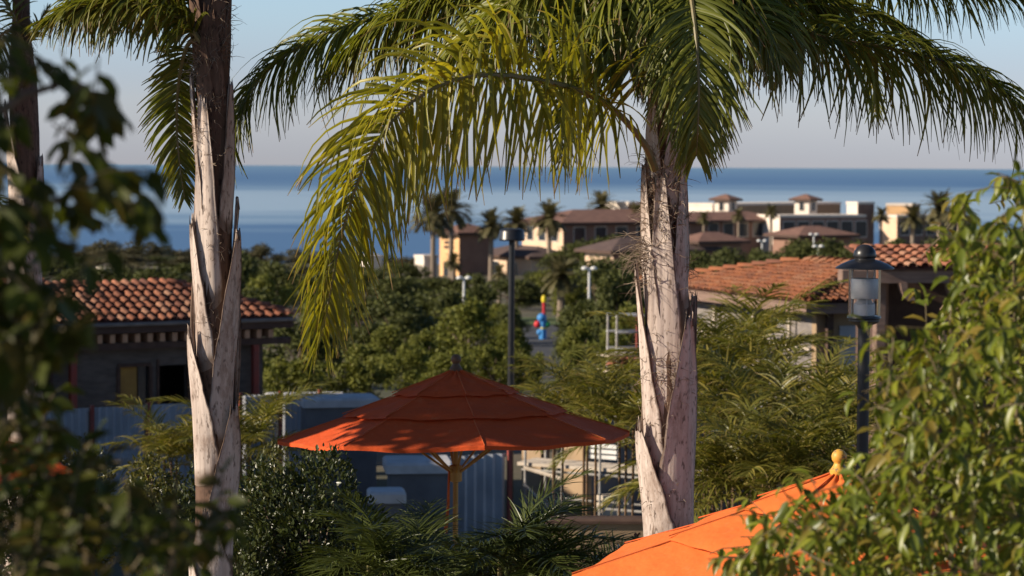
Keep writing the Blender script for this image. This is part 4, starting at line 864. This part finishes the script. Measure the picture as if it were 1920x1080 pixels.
frond(pr, PL((1275,-60,14.4),(1270,-20,15.0),(1265,70,15.4),(1250,150,15.5),(1240,210,15.5)), 80, .5, 3.0, M['palm_d'], 15, .03, side0=(1,0,0), start=.05)
# --- left palm
YL = 14.6; pb = P(398, 1080, YL)
pl = thing('palm_tree', (pb.x, YL, 0), 'near queen palm with pale split trunk left of the shaded umbrella', 'palm tree', 'near palms')
axis = trunk_obj(pl, [(400,1650),(398,1350),(400,1080),(402,900),(401,700),(402,500),(403,330),(400,160),(397,0),(396,-160)], YL, [.15,.14,.118,.112,.108,.102,.098,.098,.095,.085], 2)
def zp(py): return P(400, py, YL).z
for i, a in enumerate([(-56,890,618,92,.075,5), (60,830,440,84,.095,4), (-66,680,412,84,.045,5), (-26,560,190,62,.015,13), (120,980,600,80,.06,8), (-8,1130,955,95,.045,8), (52,1050,765,95,.07,8), (-130,760,500,80,.05,9), (-70,1240,1000,105,.05,8), (95,640,380,60,.04,7), (60,420,160,42,.03,8), (-75,400,140,42,.03,8)]): boot(pl, axis, a[0], zp(a[1]), zp(a[2]), a[3], a[4], i+31, a[5])
fibres(pl, axis, [(10,zp(420),8,.05,.35), (25,zp(640),8,.05,.35), (0,zp(290),24,.08,.4), (-40,zp(120),70,.10,.5), (30,zp(90),60,.10,.5), (0,zp(200),40,.08,.4), (-60,zp(250),30,.08,.5), (0,zp(600),20,.06,.4), (20,zp(470),14,.07,.4), (-70,zp(60),40,.12,.6), (60,zp(30),40,.1,.6)], 9)
for i, a in enumerate([(-50,180,-40), (40,150,-80), (0,230,20), (90,120,-60)]):
    ob = boot(pl, axis, a[0], zp(a[1]), zp(a[2]), 60, .03, 60+i, 12); ob.data.materials[0] = M['trunk']
frond(pl, PL((383,70,14.5),(352,85,14.6),(336,150,14.8),(331,230,14.9),(337,310,14.9),(346,370,14.9)), 95, .30, 2.4, M['palm_d'], 21, .026, side0=(1,0,0), start=.15, spread=(62,30), plum=(-10,10,30))
frond(pl, PL((385,90,14.5),(345,40,14.5),(290,12,14.5),(215,5,14.5),(150,15,14.5),(85,40,14.5)), 190, .46, 5.5, M['palm_d'], 22, .028, side0=(0,1,0), start=.1)
frond(pl, PL((385,40,14.6),(340,-10,14.7),(260,-25,14.8),(180,-15,14.8),(120,15,14.8)), 180, .44, 5.5, M['palm'], 23, .028, side0=(0,1,0), start=.1)
frond(pl, PL((390,-100,14.7),(300,-220,15),(150,-260,15.4),(0,-200,15.6)), 55, .5, 3, M['palm'], 24, .026, side0=(0,1,0), start=.15)
frond(pl, PL((400,-100,14.7),(480,-240,15),(620,-300,15.2),(760,-260,15.4)), 55, .5, 3, M['palm'], 25, .026, side0=(0,1,0), start=.15)
frond(pl, PL((396,-100,14.8),(390,-220,15.4),(380,-260,16.2),(370,-200,16.8)), 55, .5, 3, M['palm'], 26, .026, start=.15)
# --- shaded palm at the left edge
YF = 19.0; pb = P(48, 1080, YF)
pf = thing('palm_tree', (pb.x, YF, 0), 'palm trunk at left edge behind the blurred leaves', 'palm tree', 'near palms')
axis = trunk_obj(pf, [(34,1400),(38,1080),(46,800),(48,560),(46,300),(42,150),(40,40),(40,-200)], YF, [.16,.13,.125,.12,.115,.11,.07,.06], 3)
def zp(py): return P(45, py, YF).z
for i, a in enumerate([(-40,820,600,105,.05,8), (50,1000,720,110,.06,8), (-60,1080,860,110,.05,8), (-30,640,420,90,.03,9), (70,560,300,90,.03,9), (-60,420,200,90,.04,9)]):
    boot(pf, axis, a[0], zp(a[1]), zp(a[2]), a[3], a[4], i+71, a[5])
fibres(pf, axis, [(-40,zp(150),50,.12,.5), (20,zp(100),50,.12,.5), (0,zp(60),40,.14,.6)], 12)
for i, c in enumerate([((45,90,18.9),(20,20,18.8),(-40,-40,18.8),(-120,-30,18.8)), ((50,90,18.9),(75,40,18.9),(88,15,18.9)), ((40,60,19),(10,60,19.2),(-30,110,19.3),(-50,200,19.4)), ((40,-60,19.1),(130,-190,19.3),(300,-220,19.6),(430,-120,19.8)),
                       ((40,-80,19),(-60,-220,19),(-250,-260,19.2),(-420,-160,19.3)), ((40,-80,19),(60,-240,18.4),(120,-300,17.6),(180,-220,16.8)), ((40,-60,19),(-10,-200,19.6),(-20,-240,20.4),(-30,-150,21)), ((-60,350,18.6),(-10,372,18.6),(25,420,18.6),(40,470,18.6))]):
    frond(pf, PL(*c), 50, .34 if i in (0, 2, 7) else (.15 if i == 1 else .55), 3, M['palm_d'], 80+i, .024, side0=(0,1,0), start=.2)

# ------------------------------------------------------------------ small palms (areca clumps, low palms)
def clump_mesh_fronds(seed, nf, L, lean, mat, nleaf, ll, lw, g=2.4):
    rng = random.Random(seed); out = []
    root = bpy.data.objects.new('_proto', None)
    for i in range(nf):
        az = i*2.4+rng.uniform(-.3,.3); e = rng.uniform(*lean); bx, by = rng.uniform(-.12,.12), rng.uniform(-.12,.12)
        d = Vector((math.cos(az)*math.cos(e), math.sin(az)*math.cos(e), math.sin(e))); p = Vector((bx, by, 0)); pts = [tuple(p)]; l = L*rng.uniform(.75,1.1)
        for k in range(5): p = p + d*(l/5); d = (d+Vector((math.cos(az)*.10, math.sin(az)*.10, -.24*rng.uniform(.6,1.4)))).normalized(); pts.append(tuple(p))
        o = frond(None, pts, nleaf, ll, g, mat, seed*50+i, lw, single=True, start=.22, r0=.008, spread=(60,25), plum=(0,20,35))
        out.append(o.data); bpy.data.objects.remove(o)
    return out
def clump(protos, name, loc, s, rz, label, cat, group, stems, mat='rachis', zstem=0.0):
    t = thing(name, (loc[0], loc[1], loc[2]), label, cat, group)
    base = Matrix.Translation((loc[0], loc[1], loc[2]+zstem)) @ Matrix.Rotation(rz, 4, 'Z') @ Matrix.Scale(s, 4)
    for me in protos: mesh_obj('frond', me, t, base)
    rg_ = random.Random(int(rz*1000))
    for k in range(stems):
        a = k*2.1+rz; r = .10*s
        MB().tube([(loc[0]+r*math.cos(a), loc[1]+r*math.sin(a), loc[2]), (loc[0]+r*1.1*math.cos(a), loc[1]+r*1.1*math.sin(a), loc[2]+zstem+.1)], .016, 7).build('stem', M[mat], t)
    return t
AR1 = clump_mesh_fronds(5, 22, 1.7, (.35, 1.45), M['areca'], 34, .44, .030)
AR2 = clump_mesh_fronds(6, 20, 1.5, (.15, 1.35), M['areca'], 32, .42, .032)
LOW = clump_mesh_fronds(7, 22, .8, (.25, 1.35), M['areca_dark'], 36, .27, .016, 1.8)
LOW2 = clump_mesh_fronds(8, 20, .85, (.15, 1.3), M['areca_dark'], 36, .28, .016, 2.0)
i = 0
for px, py, Y, s, pr_, lab in [(1360,690,30,1.15,AR1,'tall feathery palm clump just right of the right palm trunk'), (1430,760,27,1.1,AR2,'slender leaved palm clump left of the yellow finial'), (1500,745,28,1.05,AR1,'slender leaved palm clump below the grey unfinished wall'), (1565,760,26.5,1.0,AR2,'slender leaved palm clump touching the lantern pole'),
        (1350,840,25.5,.95,AR2,'shaded palm clump low beside the right palm trunk'), (1450,860,25,.95,AR1,'shaded palm clump behind the sunlit umbrella top'), (1540,860,25,.9,AR1,'shaded palm clump just left of the lantern pole foot'), (1395,620,33,1.3,AR2,'arching palm clump in front of the right tile roof'), (1320,660,31,1.1,AR1,'palm clump half hidden by right palm trunk'),
        (1105,735,29,.8,AR1,'palm clump above the right panels of shaded umbrella'), (1045,745,31,.7,AR2,'small palm clump beside the black lamp post above the umbrella'), (1175,745,28,.85,AR2,'drooping palm clump between umbrella tip and right palm'),
        (460,800,30,.85,AR1,'small drooping palm just right of the left palm trunk'), (320,812,30,.8,AR2,'small drooping palm before the left white barrier')]:
    p = P(px, py, Y); gz = ground_z(Y); i += 1
    clump(pr_, 'palm_clump', (p.x, Y, gz), s, i*1.7, lab, 'palm', 'slender palm clumps', 3, 'rachis_b', max(.1, p.z-gz-.55*s))
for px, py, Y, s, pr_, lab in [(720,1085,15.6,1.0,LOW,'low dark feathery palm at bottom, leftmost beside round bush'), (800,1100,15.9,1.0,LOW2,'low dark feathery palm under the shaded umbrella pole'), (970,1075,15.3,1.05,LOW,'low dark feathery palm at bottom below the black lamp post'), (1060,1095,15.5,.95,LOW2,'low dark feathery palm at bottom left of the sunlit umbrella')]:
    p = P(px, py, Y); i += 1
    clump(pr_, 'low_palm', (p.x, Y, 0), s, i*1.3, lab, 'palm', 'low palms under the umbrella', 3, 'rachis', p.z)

# ------------------------------------------------------------------ shrubs, hedges and foreground leaves
LEAF = {}
LEAF_N = LEAF_V*np.array([.72,1,1.3]); LEAF_N[3, 2] = -.26
def leaf_plant(root, A, matname, nind, stuff='foliage', tv=LEAF_V):
    pos = A[:, :3, 3]; px, py, dep = project(pos)
    vis = (px > -20) & (px < 1940) & (py > -20) & (py < 1100)
    sc = np.linalg.norm(A[:, :3, 1], axis=1)/dep; key = np.where(vis, dep - dep.min() + 100*0 , 1e6) - 0*sc
    order = np.argsort(key); ind = order[:nind][vis[order[:nind]]]; rest = np.setdiff1d(np.arange(len(A)), ind)
    if matname not in LEAF: LEAF[matname] = np_mesh('leaf', tv, LEAF_F, M[matname], True)
    for k in ind: mesh_obj('leaf', LEAF[matname], root, Matrix(A[k].tolist()))
    if len(rest): tag(mesh_obj(stuff, leaves_mesh(stuff, A[rest], M[matname], tv), root), kind='stuff')
def inpoly(px, py, poly):
    r = False; n = len(poly)
    for i in range(n):
        x1, y1 = poly[i]; x2, y2 = poly[(i+1) % n]
        if (y1 > py) != (y2 > py) and px < (x2-x1)*(py-y1)/(y2-y1)+x1: r = not r
    return r
def twiggy(poly, Y0, Y1, ntw, nl, size, seed, up=.5, droop=.6, lean=(0,0,0), tl=.22, spread=1.0):
    """twigs that fill a volume whose outline is poly; leaves alternate along each"""
    g = random.Random(seed); pos = []; D = []; Nn = []; S = []; tw = MB()
    xs_ = [q[0] for q in poly]; ys_ = [q[1] for q in poly]; k = 0
    while k < ntw:
        x, y = g.uniform(min(xs_), max(xs_)), g.uniform(min(ys_), max(ys_))
        if not inpoly(x, y, poly): continue
        k += 1; Y = g.uniform(Y0, Y1); p = P(x, y, Y)
        d = (Vector((g.gauss(0,.7), g.gauss(-.2,.6), g.gauss(up,.5))) + Vector(lean)).normalized(); L = tl*g.uniform(.6,1.3)
        p = p - d*(L*.6); q = [p.copy()]
        for i in range(nl):
            p = p + d*(L/nl); d = (d+Vector((g.gauss(0,.12), g.gauss(0,.12), g.gauss(-.05,.12)))).normalized()
            side = d.cross(Vector((0,0,1))); side = side.normalized() if side.length > 1e-3 else Vector((1,0,0))
            s = (1 if i % 2 else -1)
            ld = (side*s*spread + d*.7 + Vector((g.gauss(0,.3), g.gauss(0,.3), -droop+g.gauss(0,.35)))).normalized()
            pos.append(tuple(p)); D.append(tuple(ld)); Nn.append((g.gauss(0,.45), g.gauss(-.25,.45), 1.0)); S.append(size*g.uniform(.6,1.25)); q.append(p.copy())
        ld = (d + Vector((0,0,-droop*.6))).normalized(); pos.append(tuple(p)); D.append(tuple(ld)); Nn.append((g.gauss(0,.4), -.3, 1)); S.append(size*g.uniform(.7,1.1))
        tw.tube(q[::2] + [q[-1]], .0022, 3, False)
    return leaf_frames(np.array(pos), np.array(D), np.array(Nn), S), tw
# right foreground shrub
RP = [(1925,325),(1850,345),(1800,400),(1765,430),(1750,480),(1775,540),(1740,585),(1690,610),(1650,660),(1665,720),(1655,790),(1630,850),(1590,905),(1500,930),(1430,960),(1390,1010),(1385,1085),(1990,1085),(1990,325)]
p = P(1800, 1080, 8)
t = thing('leafy_shrub', (p.x, 8, 0), 'large yellow green leafy shrub filling the right foreground', 'shrub')
A, tw = twiggy(RP, 6.9, 9.2, 520, 9, .072, 21, .45, .95, (-.25,0,0), .24); leaf_plant(t, A, 'leaf_r', 300, tv=LEAF_N); tag(tw.build('twigs', M['twig'], t), kind='stuff')
for k, (a_, b_) in enumerate((((1850,1300),(1780,600)), ((1900,1300),(1900,450)), ((1800,1300),(1600,900)), ((1840,1300),(1690,720)))):
    MB().tube([P(1830,2100,8), P(a_[0],a_[1],8), P((a_[0]+b_[0])/2+10,(a_[1]+b_[1])/2,8.05), P(*b_,8.0)], [.03,.018,.012,.004], 7).build('stem', M['twig'], t)
# left foreground tree branches
p = P(-300, 1080, 4.6)
t = thing('leafy_tree', (p.x, 4.6, 0), 'dark blurred leafy tree with branches in the left foreground', 'tree')
parts = []
for poly, n, nl, lean in (([(-60,40),(20,40),(45,120),(50,400),(40,520),(-60,560)], 24, 8, (0,0,-.2)), ([(85,130),(150,105),(200,150),(215,200),(150,240),(120,190)], 7, 7, (.5,0,-.2)),
                      ([(60,330),(120,300),(200,290),(270,330),(265,390),(190,410),(140,450),(60,480)], 13, 8, (.5,0,-.3)), ([(-60,470),(120,480),(170,560),(110,600),(-60,620)], 20, 8, (.3,0,-.2)), ([(-60,560),(60,580),(50,700),(-60,720)], 10, 8, (0,0,-.1))):
    A, tw = twiggy(poly, 4.2, 5.0, n, nl, .066, 31+n, .1, .7, lean, .17); parts.append((A, tw))
leaf_plant(t, np.concatenate([a[0] for a in parts]), 'leaf_l', 300)
for a in parts: tag(a[1].build('twigs', M['twig'], t), kind='stuff')
MB().tube([(p.x,4.6,0), (p.x+.02,4.6,3.4), P(-120,300,4.6), P(-60,100,4.6), P(-40,-200,4.6)], [.06,.045,.03,.022,.012], 9).build('trunk', M['bark'], t)
for q in (((-120,300,4.6),(40,180,4.6),(140,150,4.6),(200,190,4.6)), ((-100,420,4.6),(60,400,4.6),(160,350,4.6),(260,345,4.6)), ((-120,520,4.6),(40,540,4.6),(160,530,4.6),(200,560,4.6))):
    MB().tube([P(*w_) for w_ in q], [.014,.009,.005,.002], 6).build('branch', M['bark'], t)
LPoly = [(-40,700),(30,670),(90,700),(130,780),(170,900),(250,950),(330,930),(400,915),(430,960),(420,1085),(-60,1085)]
p = P(150, 1080, 5)
t = thing('leafy_shrub', (p.x, 5, 0), 'dark blurred leafy shrub in the bottom left corner', 'shrub')
A, tw = twiggy(LPoly, 4.5, 5.6, 80, 8, .058, 77, .5, .5, (.1,0,0), .17); leaf_plant(t, A, 'leaf_l', 300); tag(tw.build('twigs', M['twig'], t), kind='stuff')
for x_ in (30, 160, 320): MB().tube([P(150,1900,5), P(x_,1100,5), P(x_+10,900,5)], [.02,.01,.003], 6).build('stem', M['twig'], t)
# hedge bushes
def bush(px, top, Y, wpx, H, seed, n, size, mat, label, name='round_bush', nind=300, lobes=16, flat=False):
    c = P(px, top, Y); g = np.random.default_rng(seed); rx = wpx*Y/FPX/2; t = thing(name, (c.x, Y, 0), label, 'bush')
    zc = c.z - H/2; k = g.integers(0, lobes, n)
    C = g.normal(size=(lobes, 3)); C = unit(C)*g.uniform(.35,.72,(lobes,1)); C[:, 2] = np.abs(C[:, 2])*1.0 if flat else C[:, 2]
    d = unit(g.normal(size=(n, 3))); rad = g.uniform(.22,.36, lobes)[k]*(1-.3*g.uniform(0,1,n)**2)
    q = C[k]+d*rad[:, None]; pos = q*np.array([rx, rx, H/2])+np.array([c.x, Y, zc])
    out = unit(q); dirs = out*.8 + g.normal(size=(n,3))*.55 + np.array([0,0,.45])
    A = leaf_frames(pos, dirs, out+g.normal(size=(n,3))*.6+np.array([0,0,.4]), size*g.uniform(.6,1.3,n)); leaf_plant(t, A, mat, nind)
    mb = MB()
    for i in range(lobes): mb.tube([(c.x,Y,0), tuple(np.array([c.x,Y,zc-H*.2])+C[i]*np.array([rx,rx,H/2])*.2), tuple(C[i]*np.array([rx,rx,H/2])*.95+np.array([c.x,Y,zc]))], [.02,.012,.004], 5)
    mb.build('stems', M['bark'], t); return t
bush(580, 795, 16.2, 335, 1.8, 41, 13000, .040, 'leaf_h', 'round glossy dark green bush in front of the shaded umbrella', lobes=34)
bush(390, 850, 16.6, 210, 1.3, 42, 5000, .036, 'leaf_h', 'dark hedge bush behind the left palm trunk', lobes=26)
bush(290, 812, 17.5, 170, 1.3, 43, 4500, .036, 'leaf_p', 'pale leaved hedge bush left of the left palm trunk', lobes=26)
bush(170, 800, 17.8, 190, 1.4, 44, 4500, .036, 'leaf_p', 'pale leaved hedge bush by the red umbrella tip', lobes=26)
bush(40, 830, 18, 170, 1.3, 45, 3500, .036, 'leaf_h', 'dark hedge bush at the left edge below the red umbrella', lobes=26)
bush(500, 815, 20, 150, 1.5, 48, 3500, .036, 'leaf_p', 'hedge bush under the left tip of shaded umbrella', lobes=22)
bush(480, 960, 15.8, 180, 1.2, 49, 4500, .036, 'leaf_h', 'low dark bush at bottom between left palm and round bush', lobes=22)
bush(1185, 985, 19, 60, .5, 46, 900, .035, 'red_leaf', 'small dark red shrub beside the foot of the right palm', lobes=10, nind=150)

# ------------------------------------------------------------------ unseen crowns beyond the left edge, added and shaped to shade the terrace
def shade_tree(name, x, y, zb, zt, w, n, size, seed, mat, label, parent=None, trunk=True):
    t = parent or thing(name, (x, y, 0), label, 'tree')
    A = crown_proto(seed, 'round', n, size); wx, wy = w if isinstance(w, tuple) else (w, w); pos = A[:, :3, 3]*np.array([wx, wy, zt-zb]) + np.array([x, y, zb]); A[:, :3, :3] *= (wx+wy)/2; A[:, :3, 3] = pos
    tag(mesh_obj('crown', leaves_mesh('crown', A, M[mat], CARD_V, CARD_F), t), kind='stuff')
    if trunk: MB().tube([(x,y,0), (x+.1,y,zb*.6), (x,y+.05,zb+(zt-zb)*.6)], [.2,.15,.05], 10).build('trunk', M['bark'], t)
shade_tree('broadleaf_tree', -5.95, 17.1, 4.62, 7.4, (2.1, 4.4), 12000, .04, 901, 'tree_d', 'unseen leafy tree added beyond the left edge to shade the central umbrella')
shade_tree('', -2.75, 4.15, 4.0, 6.2, 1.9, 1500, .05, 902, 'leaf_l', '', bpy.data.objects['leafy_tree'], False)  # extra unseen crown, added to shade the left foreground leaves
